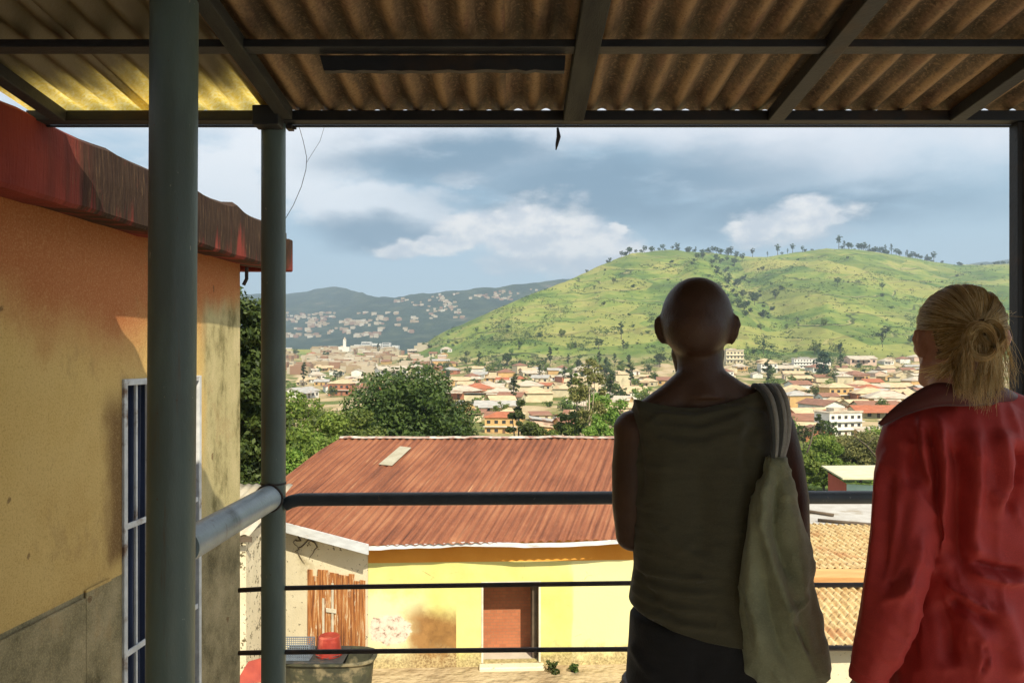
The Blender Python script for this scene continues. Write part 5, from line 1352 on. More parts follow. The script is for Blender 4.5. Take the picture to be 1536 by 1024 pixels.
# the far town: pale specks on the valley floor and the blue hills, one mass
m_ft, t, b = new_mat('far_town_walls')
c = t.ramp(t.n('ShaderNodeNewGeometry').outputs['Random Per Island'], [(0.0, (0.44, 0.38, 0.28)), (0.35, (0.34, 0.26, 0.16)), (0.72, (0.26, 0.15, 0.09)), (0.9, (0.50, 0.46, 0.38))], 'CONSTANT')
setin(t, b, Base_Color=c, Roughness=0.9)
r = np.random.default_rng(5); mb = MB(); k = tries = 0
def specks(px0, px1, a0, a1, cnt, thr, seed, y0_, y1_, w0, w1, h0, h1):
    k = tries = 0
    while k < cnt and tries < cnt * 60:
        tries += 1
        px, a = r.uniform(px0, px1), r.uniform(a0, a1)
        X, Y, z = far_z(px, a); py = HZ - F * z / Y
        if not (y0_ < py < y1_): continue
        if float(fbm2(np.array(px / 26), np.array(py / 7), seed, 3)) < thr: continue
        w, h = r.uniform(w0, w1), r.uniform(h0, h1)
        mb.box((X - w/2, Y - w*.4, z - 8), (X + w/2, Y + w*.4, z + h)); k += 1
specks(428, 625, 0.05, 0.75, 230, 0.1, 3, 470, 506, 7, 17, 4, 8)
specks(590, 850, 0.1, 0.95, 150, 0.3, 8, 434, 478, 6, 14, 3, 6)
k = tries = 0
while k < 420 and tries < 20000:
    tries += 1
    px, py = r.uniform(420, 640), r.uniform(506, 562); Y = hit(px, py, 420, 1500)
    if not Y or float(fbm2(np.array(px / 30), np.array(py / 8), 13, 3)) < -0.1: continue
    x = (px - 768) * Y / F
    if not free(x, Y, 6): continue
    w, h = r.uniform(6, 13), r.uniform(3, 6); z = gz(x, Y)
    mb.box((x - w/2, Y - w*.4, z - 2), (x + w/2, Y + w*.4, z + h)); k += 1
tag(mb.build('distant_town', m_ft), kind='stuff')
# large pale compound far across the valley, and a white tower
X, Y, z = far_z(562, 0.28); cp = thing('hospital_compound', (X, Y, z), 'large white compound of stepped blocks far across the valley below the blue hills', 'building')
for i, (dx, w, h) in enumerate(((-40, 18, 13), (-19, 22, 20), (6, 22, 16), (30, 18, 18), (52, 16, 11))):
    blk = MB().box((X + dx - w/2, Y - 10 - 4 * (i % 2), z - 12), (X + dx + w/2, Y + 12, z + h)).build('block', WM['white'], cp)
    m2 = MB()
    for q in range(int(h / 6)): m2.box((X + dx - w/2 + 1.5, Y - 10.3 - 4 * (i % 2), z + 2 + q * 6), (X + dx + w/2 - 1.5, Y - 10.01 - 4 * (i % 2), z + 4.6 + q * 6))
    m2.build('window_band', m_win, blk)
Y = hit(517, 532, 500, 1500) or 900; X = (517 - 768) * Y / F; z = gz(X, Y)
tw = thing('white_tower', (X, Y, z), 'slim white tower with a wider foot in the hazy valley', 'tower')
MB().box((X - 6, Y - 5, z - 2), (X + 6, Y + 5, z + 9)).build('hall', WM['white'], tw); MB().box((X - 1.5, Y - 1.5, z + 9.01), (X + 1.5, Y + 1.5, z + 17)).build('shaft', WM['white'], tw)
MB().lathe((X, Y, z + 17.01), [(2.0, 0), (0.1, 3)], 4).build('cap', RM['pale tin'], tw)
# ------------------------------------------------------------------ the two people
def px_of(V): return 768 + F * V[:, 0] / V[:, 1], HZ - F * V[:, 2] / V[:, 1]
def pl_dist(px, py, pts):
    """distance (photo px) from each point to a polyline, and how far along it"""
    best = np.full(len(px), 1e9); al = np.zeros(len(px))
    for i, (a, b_) in enumerate(zip(pts[:-1], pts[1:])):
        ax, ay = a; dx, dy = b_[0] - ax, b_[1] - ay; L = dx*dx + dy*dy
        t_ = np.clip(((px - ax) * dx + (py - ay) * dy) / L, 0, 1)
        d_ = np.hypot(px - ax - t_ * dx, py - ay - t_ * dy)
        m_ = d_ < best; best = np.where(m_, d_, best); al = np.where(m_, (i + t_) / (len(pts) - 1), al)
    return best, al
FOLD = 1.6
def folds(o, off, lst, noise_amp=0.0, nscale=(30, 60), seed=1, back_only=True, ridge=()):
    """push cloth out or in along its normals: lst of (polyline, amount in m, half width in px)"""
    V = verts_of(o) + np.array(off); N = normals_of(o); px, py = px_of(V)
    D = np.zeros(len(V))
    for pts, amp, w in lst:
        d_, al = pl_dist(px, py, pts)
        D += FOLD * amp * np.exp(-(d_ / w)**2) * np.clip(np.minimum(al, 1 - al) * 5 + 0.15, 0, 1)
    if noise_amp:
        D += noise_amp * fbm2(px / nscale[0] + py / 90.0, py / nscale[1], seed, 3)
    for amp, su, sv, ang, sd2 in ridge:       # crisp creases: long ridges at an angle to the photo's rows
        u = px * cos(ang) + py * sin(ang); v = -px * sin(ang) + py * cos(ang)
        D += amp * (1 - np.abs(fbm2(u / su, v / sv, sd2, 2)) / 1.2)**4 * smooth01(fbm2(px / 70, py / 70, sd2 + 9, 2), -0.35, 0.4)
    if back_only: D *= np.clip(-N[:, 1] * 3 + 0.3, 0, 1)
    V = V + N * D[:, None] - np.array(off)
    set_verts(o, V)

def hand(mb, wrist, d, pn, thumb_side, curl=0.5, s=1.0):
    """palm, four unequal bent fingers and a thumb leaving the side of the palm; d: finger direction, pn: palm normal (fingers close towards it)"""
    w = Vector(wrist); d = Vector(d).normalized(); pn = Vector(pn); pn = (pn - d * pn.dot(d)).normalized(); sd_ = d.cross(pn).normalized() * thumb_side
    M = Matrix((sd_, d, pn)).transposed()
    mb.ell(w + d * 0.048 * s, (0.040 * s, 0.052 * s, 0.015 * s), M, 16, 10)
    mb.tube([w - d * 0.03 * s, w + d * 0.02 * s], [0.026 * s, 0.028 * s], 12)
    for k, (o_, L) in enumerate(((0.030, 0.078), (0.010, 0.088), (-0.010, 0.081), (-0.029, 0.062))):
        b_ = w + d * 0.085 * s + sd_ * o_ * s; a = 0.25 + 0.1 * k; pts = [b_ - d * 0.02 * s, b_]; c = 0.0; p = b_
        for j, f in enumerate((0.45, 0.32, 0.23)):
            c += curl * (0.8 + 0.15 * j + 0.08 * k); p = p + (d * cos(c) + pn * sin(c)) * (L * f * s); pts.append(p)
        mb.tube(pts, [0.0095 * s, 0.0095 * s, 0.0088 * s, 0.0080 * s, 0.0065 * s], 10); mb.ell(pts[-1], (0.0066 * s,) * 3, None, 8, 6)
    tb = w + d * 0.025 * s + sd_ * 0.032 * s
    t1_ = tb + (sd_ * 0.65 + d * 0.7 + pn * 0.3).normalized() * 0.038 * s; t2_ = t1_ + (sd_ * 0.2 + d * 0.85 + pn * 0.45).normalized() * 0.030 * s
    mb.tube([w + d * 0.01 * s + sd_ * 0.012 * s, tb, t1_, t2_], [0.014 * s, 0.0125 * s, 0.0105 * s, 0.0075 * s], 10); mb.ell(t2_, (0.0078 * s,) * 3, None, 8, 6)

def skin_mat(name, c1, c2):
    m, t, b = new_mat(name)
    co = t.coord('Object'); n1 = t.noise(co, 9, 4); n2 = t.noise(co, 160, 3, 0.6)
    setin(t, b, Base_Color=t.ramp(n1, [(0.35, c1), (0.65, c2)]), Roughness=t.math('MULTIPLY_ADD', n2, 0.2, 0.36), Normal=t.bump(t.math('ADD', n2, t.math('MULTIPLY', t.noise(co, 420, 2, 0.7), 0.8)), 0.35, 0.003))
    b.inputs['Specular IOR Level'].default_value = 0.35
    b.inputs['Subsurface Weight'].default_value = 0.12; b.inputs['Subsurface Radius'].default_value = (1.0, 0.35, 0.2); b.inputs['Subsurface Scale'].default_value = 0.006
    return m
def cloth_mat(name, c1, c2, weave=420, rough=0.85, sheen=0.15, spec=0.2, streak=True, bump=0.35):
    m, t, b = new_mat(name)
    co = t.coord('Object'); n1 = t.noise(t.mapping(co, (1.2, 1.2, 5.0) if streak else (1, 1, 1)), 16, 5, 0.65); n2 = t.noise(co, weave, 2, 0.5); n3 = t.noise(co, 4.0, 4, 0.6)
    f = t.math('ADD', t.math('MULTIPLY', n1, 0.5), t.math('MULTIPLY', n3, 0.5))
    c = t.mix(t.math('MULTIPLY', t.sstep(n2, 0.45, 0.7), 0.35), t.ramp(f, [(0.35, c1), (0.65, c2)]), tuple(min(1, x * 1.7) for x in c2))
    setin(t, b, Base_Color=c, Roughness=rough, Normal=t.bump(t.math('ADD', n2, t.math('MULTIPLY', n1, 0.8)), bump, 0.003))
    b.inputs['Specular IOR Level'].default_value = spec; b.inputs['Sheen Weight'].default_value = sheen
    return m
m_eye = pmat('eye_white', (0.75, 0.72, 0.68), None, 4, 0.2, 0.0); m_iris = pmat('dark_iris', (0.03, 0.02, 0.015), None, 4, 0.2, 0.0)
m_shoe = pmat('worn_brown_leather', (0.10, 0.06, 0.04), (0.06, 0.04, 0.03), 8, 0.5, 0.2)

# ===== person with the shaved head
YM = 1.70
man = thing('person', ((1052 - 768) * YM / F, YM, FLOOR), 'person with a shaved head in a sleeveless olive top, a cloth bag on one shoulder', 'person')
mo_ = ORIG[man.name]
def Q(px, py, dy=0.0):
    """point of the body: photo column/row at the body's plane, dy in front (+, away from the eye)"""
    p = P(px, py, YM); return Vector((p.x, YM + dy, p.z))
km = YM / F
m_skin = skin_mat('dark_brown_skin', (0.080, 0.038, 0.020), (0.056, 0.027, 0.015))
mb = MB()
hc = Q(1045, 478)
yaw = Matrix.Rotation(R(-18), 3, 'Z')
def H(x, y, z): return hc + yaw @ Vector((x, y, z))
mb.ell(H(0, 0.004, 0.000), (0.0785, 0.098, 0.0925), yaw, 40, 28)
mb.ell(H(0, -0.022, -0.018), (0.070, 0.080, 0.070), yaw, 32, 20)        # back of the skull
mb.ell(H(0, 0.045, -0.062), (0.053, 0.062, 0.078), yaw, 32, 20)         # face
mb.ell(H(0, 0.072, -0.122), (0.034, 0.030, 0.026), yaw)                 # chin
mb.tube([H(-0.046, 0.02, -0.070), H(-0.038, 0.05, -0.112), H(0, 0.085, -0.126), H(0.038, 0.05, -0.112), H(0.046, 0.02, -0.070)], [0.015, 0.017, 0.019, 0.017, 0.015], 12)
mb.tube([H(0, 0.100, -0.010), H(0, 0.118, -0.052)], [0.010, 0.014], 10); mb.ell(H(0, 0.112, -0.055), (0.020, 0.015, 0.011), yaw)   # nose
mb.ell(H(0, 0.097, -0.086), (0.026, 0.014, 0.006), yaw); mb.ell(H(0, 0.096, -0.097), (0.023, 0.015, 0.008), yaw)   # lips
for sx_ in (-1, 1):
    mb.ell(H(0.031 * sx_, 0.086, 0.012), (0.024, 0.016, 0.008), yaw)    # brow
    mb.ell(H(0.040 * sx_, 0.075, -0.045), (0.018, 0.020, 0.016), yaw)   # cheekbone
    er = yaw @ Matrix.Rotation(R(-24 * sx_), 3, 'Z') @ Matrix.Rotation(R(8 * sx_), 3, 'Y')
    for (ex, ey, ez, ea, eb) in ((0.0790, -0.001, -0.008, 0.0170, 0.018), (0.0795, -0.001, -0.016, 0.0175, 0.021), (0.0785, 0.001, -0.026, 0.0158, 0.021), (0.0770, 0.003, -0.036, 0.0130, 0.019), (0.0750, 0.005, -0.045, 0.0095, 0.014)):
        mb.ell(H(ex * sx_, ey, ez), (ea, 0.0082, eb), er, 20, 14)
nb = Q(1050, 600, -0.01)
mb.tube([H(0, 0.005, -0.03), Q(1050, 540, 0.0), Q(1050, 575, -0.005), nb], [0.054, 0.0490, 0.053, 0.062], 28)
for (a, b_) in ((Q(1040, 572, -0.012), Q(968, 628, -0.01)), (Q(1060, 572, -0.012), Q(1140, 618, -0.01))):
    mb.tube([a, a * 0.55 + b_ * 0.45 + Vector((0, 0, -0.006)), b_], [0.042, 0.042, 0.040], 16)
mb.ell(Q(1050, 604, 0.0), (0.085, 0.062, 0.032)); mb.ell(Q(1050, 625, 0.03), (0.10, 0.075, 0.045))
RG = [(612, 1052, 70, .058), (640, 1054, 98, .074), (680, 1054, 99, .084), (730, 1052, 92, .086), (790, 1051, 86, .080), (850, 1051, 84, .074), (900, 1053, 88, .078), (960, 1056, 94, .084), (1020, 1057, 98, .086), (1075, 1056, 94, .084)]
mb.loft([(Q(cx, y, 0.005), hw * km, d_) for (y, cx, hw, d_) in RG], 36, sup=2.3)
el_l, el_r = Q(950, 806, 0.02), Q(1196, 812, 0.02)
mb.ell(Q(950, 645), (0.045, 0.045, 0.045)); mb.ell(Q(1160, 640), (0.046, 0.046, 0.046))
mb.tube([Q(952, 648), Q(947, 700), Q(947, 760, 0.005), el_l], [0.044, 0.0435, 0.042, 0.036], 20)
mb.tube([Q(1162, 640), Q(1175, 690), Q(1187, 750, 0.005), el_r], [0.044, 0.0425, 0.040, 0.035], 20)
wl, wr = Vector((mo_.x - 0.02, YM + 0.24, -0.40)), Vector((mo_.x + 0.075, YM + 0.25, -0.385))
mb.tube([el_l, el_l * 0.6 + wl * 0.4, wl], [0.037, 0.036, 0.024], 18); mb.tube([el_r, el_r * 0.6 + wr * 0.4, wr], [0.036, 0.035, 0.024], 18)
mb.ell(el_l, (0.037, 0.037, 0.034)); mb.ell(el_r, (0.036, 0.036, 0.034))
hand(mb, wl, (0.8, 0.35, -0.05), (0.2, -0.3, -1), 1, 0.45); hand(mb, wr, (-0.75, 0.40, -0.1), (0.0, -0.2, -1), -1, 0.45)
for sx_ in (-1, 1):
    hx = mo_.x + 0.085 * sx_
    mb.tube([(hx, YM + 0.005, -0.72), (hx + 0.012 * sx_, YM + 0.01, -0.92), (hx + 0.015 * sx_, YM + 0.012, -1.12), (hx + 0.015 * sx_, YM - 0.005, -1.28), (hx + 0.015 * sx_, YM, -1.50)], [0.092, 0.078, 0.054, 0.052, 0.036], 20)
    mb.ell((hx + 0.018 * sx_, YM + 0.06, -1.535), (0.042, 0.12, 0.034))
body = fuse(mb, 'body', m_skin, man, 0.0052, 7, 0.5)
for sx_ in (-1, 1):
    e = H(0.031 * sx_, 0.086, -0.006); ee = MB().ell(e, (0.0125, 0.011, 0.0095), yaw, 14, 10).build('eye', m_eye, man, smooth=True)
    MB().ell(e + yaw @ Vector((0, 0.0085, 0)), (0.0055, 0.004, 0.0055), yaw, 12, 8).build('iris', m_iris, ee, smooth=True)
# olive sleeveless top
m_top = cloth_mat('olive_jersey', (0.082, 0.073, 0.042), (0.054, 0.050, 0.031), 380)
mb = MB()
mb.loft([(Q(cx, y, 0.004), hw * km, d_) for (y, cx, hw, d_) in ((585, 1052, 84, .050), (605, 1052, 100, .068), (630, 1053, 112, .090), (665, 1054, 113, .108), (720, 1053, 108, .113), (790, 1051, 102, .108), (850, 1051, 99, .103), (895, 1053, 108, .110), (940, 1056, 116, .120), (1000, 1057, 121, .125), (1040, 1057, 121, .125))], 44, sup=2.4)
for (a, b_) in ((Q(1030, 592, -0.014), Q(958, 620, -0.006)), (Q(1070, 588, -0.014), Q(1158, 606, -0.006))):
    mb.tube([a, (a + b_) / 2, b_], [0.044, 0.0455, 0.046], 18)
top = fuse(mb, 'sleeveless_top', m_top, man, 0.0058, 8, 0.5)
NX = [(930, 596), (958, 600), (985, 606), (1015, 611), (1050, 612), (1090, 604), (1130, 590), (1160, 578), (1200, 572)]
def neck_h(V):
    x = V[:, 0] + mo_.x; y = V[:, 1] + mo_.y
    px = 768 + F * x / (YM - 0.055)
    zb = (HZ - np.interp(px, *zip(*NX))) * (YM - 0.055) / F
    fr_ = smooth01(y, YM - 0.03, YM + 0.06)
    return zb - fr_ * 0.075 * np.exp(-((px - 1050) / 70.0)**2) - mo_.z
trim(top, 2, neck_h, False)
HX = [(900, 898), (940, 914), (970, 932), (1010, 948), (1060, 962), (1110, 972), (1180, 978), (1230, 975)]
def hem_h(V):
    px = 768 + F * (V[:, 0] + mo_.x) / (YM - 0.11)
    return (HZ - np.interp(px, *zip(*HX))) * (YM - 0.11) / F - mo_.z
trim(top, 2, hem_h, True)
def arm_l(V):
    z = V[:, 2] + mo_.z; py = HZ - F * z / YM
    return (np.interp(py, [560, 600, 640, 680, 705, 715], [938, 941, 945, 947, 930, 880]) - 768) * km - mo_.x
def arm_r(V):
    z = V[:, 2] + mo_.z; py = HZ - F * z / YM
    return (np.interp(py, [560, 600, 640, 680, 705, 715], [1164, 1162, 1158, 1156, 1180, 1230]) - 768) * km - mo_.x
trim(top, 0, arm_l, True); trim(top, 0, arm_r, False)
FT = [([(952, 608), (985, 622), (1040, 627), (1095, 616), (1140, 597)], 0.006, 6), ([(952, 620), (990, 640), (1045, 646), (1100, 632), (1142, 606)], 0.005, 7), ([(955, 634), (1000, 662), (1050, 668), (1105, 648), (1142, 618)], 0.0035, 8),
      ([(948, 628), (955, 660), (962, 700), (960, 745)], -0.005, 7), ([(944, 842), (975, 858), (1020, 866), (1075, 868)], 0.006, 5), ([(942, 856), (970, 876), (1015, 888), (1080, 890)], 0.006, 5.5),
      ([(942, 872), (968, 896), (1010, 912), (1070, 918)], 0.006, 6), ([(940, 890), (972, 918), (1020, 936), (1090, 946)], 0.005, 6), ([(950, 838), (966, 872), (990, 908), (1020, 930)], -0.005, 6),
      ([(960, 760), (990, 800), (1030, 830), (1080, 845)], 0.004, 10), ([(1130, 620), (1120, 680), (1125, 740), (1112, 800)], -0.006, 10), ([(1050, 690), (1052, 780), (1050, 850)], -0.006, 18), ([(1000, 680), (990, 730), (1000, 780)], 0.004, 16)]
folds(top, mo_, FT, 0.0018, (40, 22), 5, ridge=[(0.004, 130, 30, 0.25, 41), (0.003, 110, 26, -0.5, 52)])
sm = top.modifiers.new('t', 'SOLIDIFY'); sm.thickness = 0.0028; sm.offset = -1
# hem roll at the neckline and trousers
m_trs = cloth_mat('charcoal_trousers', (0.020, 0.020, 0.021), (0.013, 0.013, 0.014), 300)
mb = MB()
mb.loft([(Q(cx, y, 0.005), hw * km, d_) for (y, cx, hw, d_) in ((918, 1054, 108, .110), (960, 1056, 112, .116), (1015, 1057, 117, .122), (1075, 1057, 112, .118), (1110, 1057, 100, .100))], 36, sup=2.3)
for sx_ in (-1, 1):
    hx = mo_.x + 0.085 * sx_
    mb.tube([(hx, YM + 0.005, -0.74), (hx + 0.012 * sx_, YM + 0.01, -0.92), (hx + 0.015 * sx_, YM + 0.012, -1.12), (hx + 0.015 * sx_, YM, -1.30), (hx + 0.015 * sx_, YM, -1.50)], [0.10, 0.090, 0.075, 0.072, 0.070], 20)
trs = fuse(mb, 'trousers', m_trs, man, 0.008, 6, 0.5)
folds(trs, mo_, [([(944, 960), (960, 990), (985, 1020)], 0.005, 6), ([(1040, 985), (1050, 1024)], -0.003, 7)], 0.002, (25, 40), 9)
for sx_ in (-1, 1):
    hx = mo_.x + 0.103 * sx_
    MB().loft([((hx, YM + 0.055, FLOOR + 0.002), 0.048, 0.135), ((hx, YM + 0.055, FLOOR + 0.03), 0.050, 0.138), ((hx, YM + 0.045, FLOOR + 0.06), 0.046, 0.12), ((hx, YM + 0.01, FLOOR + 0.10), 0.042, 0.07)], 24).build('shoe', m_shoe, man, smooth=True)

# shoulder bag
YB = 1.60
bag = thing('shoulder_bag', P(1175, 860, YB), 'olive cloth shoulder bag with pale striped straps hanging from the olive topped shoulder', 'bag')
bo_ = ORIG[bag.name]
m_bag = cloth_mat('olive_canvas', (0.33, 0.345, 0.225), (0.21, 0.225, 0.145), 260, 0.9, 0.2, streak=False, bump=0.5)
m_st1 = cloth_mat('pale_strap', (0.42, 0.42, 0.38), (0.30, 0.30, 0.27), 300); m_st2 = cloth_mat('dark_strap', (0.10, 0.105, 0.10), (0.06, 0.065, 0.06), 300)
kb = YB / F
BG = [(688, 1150, 1178, .020), (706, 1146, 1182, .026), (735, 1136, 1188, .034), (775, 1126, 1197, .043), (850, 1113, 1218, .056), (920, 1109, 1233, .062), (970, 1111, 1241, .060), (1000, 1117, 1244, .050), (1018, 1133, 1236, .036), (1030, 1160, 1222, .018)]
mb = MB(); mb.loft([(P((a + b_) / 2, y, YB), (b_ - a) / 2 * kb, d_) for (y, a, b_, d_) in BG], 40, sup=2.2)
bb = fuse(mb, 'bag_body', m_bag, bag, 0.0042, 5, 0.5)
folds(bb, bo_, [([(1158, 700), (1150, 745), (1148, 790), (1158, 840), (1172, 885), (1188, 930), (1205, 985)], 0.014, 8), ([(1168, 705), (1166, 745), (1160, 790), (1175, 845), (1190, 872)], -0.012, 8), ([(1180, 715), (1186, 770), (1196, 830), (1205, 900)], 0.008, 12),
      ([(1140, 730), (1132, 800), (1128, 870), (1135, 930), (1150, 1000)], 0.008, 10), ([(1145, 860), (1155, 920), (1170, 970), (1190, 1010)], -0.012, 10), ([(1178, 905), (1190, 915), (1204, 905), (1215, 890)], 0.006, 5), ([(1180, 922), (1200, 948), (1210, 975)], -0.007, 4.5), ([(1170, 898), (1180, 920), (1196, 962), (1222, 1012)], 0.007, 4), ([(1215, 850), (1226, 920), (1232, 980)], -0.004, 10)], 0.0035, (24, 50), 15, back_only=False, ridge=[(0.008, 90, 14, 1.35, 71), (0.006, 70, 13, 0.9, 83)])
# knotted gather at the top of the bag
mb = MB()
for i in range(9):
    a = 2 * pi * i / 9; c_ = P(1164, 703, YB)
    mb.tube([c_ + Vector((0.017 * cos(a), 0.017 * sin(a), 0.024)), c_ + Vector((0.021 * cos(a + .3), 0.021 * sin(a + .3), 0.004)), c_ + Vector((0.021 * cos(a + .5), 0.021 * sin(a + .5), -0.03))], [0.005, 0.0065, 0.005], 8)
kn = fuse(mb, 'knot', m_bag, bag, 0.003, 3)
for k, (dx, mt, dd) in enumerate(((-17, m_st2, 0.0), (-10, m_st1, 0.003), (-3, m_st2, 0.005), (3, m_st1, 0.005), (10, m_st1, 0.003))):
    pts = [P(1150 + dx, 606, YM + 0.085), P(1146 + dx * 1.0, 588, YM + 0.055), P(1150 + dx * 1.15, 578, YM + 0.0), P(1158 + dx * 1.15, 581, YM - 0.045), P(1168 + dx * 1.05, 598, YM - 0.078 - dd), P(1174 + dx * 0.95, 626, YM - 0.098 - dd), P(1174 + dx * 0.8, 655, YM - 0.104 - dd), P(1170 + dx * 0.6, 680, YB - 0.012), P(1165 + dx * 0.5, 702, YB)]
    m2 = MB(); w_ = 0.0052
    # flat ribbon: two rows of cross sections
    P3 = []
    for i in range(len(pts) - 1):
        for f in np.linspace(0, 1, 6, endpoint=False): 
            p0 = pts[max(i-1, 0)]; p1, p2_, p3 = pts[i], pts[i+1], pts[min(i+2, len(pts)-1)]
            P3.append(0.5 * ((2*p1) + (p2_-p0)*f + (2*p0-5*p1+4*p2_-p3)*f*f + (-p0+3*p1-3*p2_+p3)*f**3))
    P3.append(pts[-1])
    m2.tube(P3, w_, 8); m2.build('strap', mt, bag, smooth=True)

# ===== person in the red shirt
YW = 1.47
wom = thing('person', ((1447 - 768) * YW / F, YW, FLOOR), 'person with a blonde ponytail seen from behind, in a loose silky red shirt', 'person')
wo_ = ORIG[wom.name]; kw = YW / F
def U(px, py, dy=0.0):
    p = P(px, py, YW); return Vector((p.x, YW + dy, p.z))
m_skin2 = skin_mat('fair_skin', (0.56, 0.30, 0.205), (0.48, 0.235, 0.155))
yw = Matrix.Rotation(R(-9), 3, 'Z'); hw_ = U(1440, 493)
def HW(x, y, z): return hw_ + yw @ Vector((x, y, z))
mb = MB()
mb.ell(HW(0, 0.0, 0.0), (0.0655, 0.082, 0.072), yw, 36, 26)
mb.ell(HW(0, 0.046, -0.052), (0.055, 0.058, 0.074), yw, 32, 20)
mb.ell(HW(0, 0.076, -0.108), (0.028, 0.026, 0.022), yw)
mb.tube([HW(-0.052, 0.008, -0.062), HW(-0.042, 0.05, -0.100), HW(0, 0.085, -0.112), HW(0.042, 0.05, -0.100), HW(0.052, 0.008, -0.062)], [0.017, 0.017, 0.017, 0.017, 0.017], 12)
mb.tube([HW(0, 0.100, -0.005), HW(0, 0.118, -0.044)], [0.007, 0.011], 10); mb.ell(HW(0, 0.108, -0.047), (0.015, 0.013, 0.009), yw)
mb.ell(HW(0, 0.098, -0.074), (0.022, 0.011, 0.005), yw); mb.ell(HW(0, 0.097, -0.084), (0.020, 0.012, 0.006), yw)
for sx_ in (-1, 1):
    mb.ell(HW(0.030 * sx_, 0.086, 0.012), (0.022, 0.012, 0.006), yw); mb.ell(HW(0.038 * sx_, 0.074, -0.038), (0.021, 0.021, 0.017), yw)
    er = yw @ Matrix.Rotation(R(-22 * sx_), 3, 'Z') @ Matrix.Rotation(R(10 * sx_), 3, 'Y')
    mb.ell(HW(0.074 * sx_, -0.004, -0.020), (0.017, 0.0075, 0.023), er, 20, 14); mb.ell(HW(0.070 * sx_, 0.002, -0.042), (0.012, 0.007, 0.017), er, 20, 14)
mb.tube([HW(0, 0.0, -0.04), U(1436, 560, 0.0), U(1440, 610, 0.0)], [0.052, 0.048, 0.056], 24)
mb.tube([U(1432, 592, 0), U(1372, 642, 0.0)], [0.034, 0.030], 14); mb.tube([U(1452, 592, 0), U(1528, 640, 0.0)], [0.034, 0.030], 14)
TW = [(610, 1447, 55, .055), (645, 1448, 98, .066), (690, 1450, 92, .070), (760, 1454, 78, .070), (850, 1455, 70, .064), (930, 1453, 80, .074), (1030, 1450, 108, .118), (1120, 1450, 110, .118), (1180, 1450, 100, .10)]
mb.loft([(U(cx, y, 0.0), w_ * kw, d_) for (y, cx, w_, d_) in TW], 32, sup=2.3)
mb.ell(U(1368, 662), (0.036, 0.036, 0.036)); mb.ell(U(1540, 660), (0.036, 0.036, 0.036))
wl, wr = U(1282, 1000, -0.058), Vector((wo_.x + 0.12, YW + 0.20, -0.52))
er_ = U(1568, 850, 0.02)
mb.tube([U(1362, 668), U(1338, 760, -0.035), U(1323, 838, -0.056), U(1302, 930, -0.060), wl], [0.028, 0.026, 0.025, 0.023, 0.020], 18)
mb.tube([U(1542, 660), U(1562, 760), er_, wr], [0.034, 0.034, 0.032, 0.022], 18)
hand(mb, wl, (-0.10, 0.12, -1), (1, 0.2, 0), -1, 0.32, 0.92); hand(mb, wr, (-0.6, 0.7, 0.0), (0, 0, -1), -1, 0.5, 0.92)
for sx_ in (-1, 1):
    hx = wo_.x + 0.08 * sx_
    mb.tube([(hx, YW, -0.78), (hx + 0.008 * sx_, YW + 0.005, -0.95), (hx + 0.008 * sx_, YW + 0.01, -1.14), (hx + 0.008 * sx_, YW - 0.005, -1.30), (hx + 0.008 * sx_, YW, -1.50)], [0.090, 0.074, 0.052, 0.050, 0.034], 20)
    mb.ell((hx + 0.01 * sx_, YW + 0.055, -1.535), (0.040, 0.11, 0.034))
fuse(mb, 'body', m_skin2, wom, 0.0052, 7, 0.5)
for sx_ in (-1, 1):
    e = HW(0.030 * sx_, 0.086, -0.004); ee = MB().ell(e, (0.012, 0.0105, 0.009), yw, 14, 10).build('eye', m_eye, wom, smooth=True)
    MB().ell(e + yw @ Vector((0, 0.0082, 0)), (0.0052, 0.004, 0.0052), yw, 12, 8).build('iris', m_iris, ee, smooth=True)
# red shirt
m_red = cloth_mat('red_satin', (0.47, 0.048, 0.040), (0.36, 0.032, 0.029), 500, 0.55, 0.05, 0.22, streak=False, bump=0.10)
mb = MB()
mb.loft([(U(cx, y, 0.0), w_ * kw, d_) for (y, cx, w_, d_) in ((590, 1444, 46, .052), (606, 1447, 66, .066), (628, 1448, 104, .082), (660, 1449, 122, .102), (710, 1452, 114, .106), (780, 1455, 98, .104), (860, 1456, 94, .104), (940, 1454, 108, .118), (1030, 1452, 130, .138), (1120, 1450, 142, .150))], 44, sup=2.4)
mb.tube([U(1420, 606, -0.004), U(1384, 626, -0.004), U(1360, 652, 0), U(1352, 690, 0)], [0.040, 0.043, 0.046, 0.048], 20)
mb.tube([U(1470, 606, -0.004), U(1512, 622, -0.004), U(1550, 650, 0), U(1560, 690, 0)], [0.040, 0.045, 0.052, 0.050], 20)
mb.tube([U(1362, 660), U(1347, 710, -0.022), U(1334, 790, -0.050), U(1322, 850, -0.060), U(1307, 910, -0.062), U(1292, 960, -0.060), U(1283, 990, -0.058)], [0.046, 0.052, 0.055, 0.054, 0.048, 0.041, 0.035], 24)
mb.tube([U(1547, 650), U(1562, 710), U(1570, 790), er_, er_ * 0.55 + wr * 0.45, wr], [0.052, 0.054, 0.056, 0.052, 0.046, 0.036], 22)
shirt = fuse(mb, 'red_shirt', m_red, wom, 0.0056, 6, 0.5)
trim(shirt, 2, lambda V: np.full(len(V), (HZ - 1110) * kw - wo_.z), True)
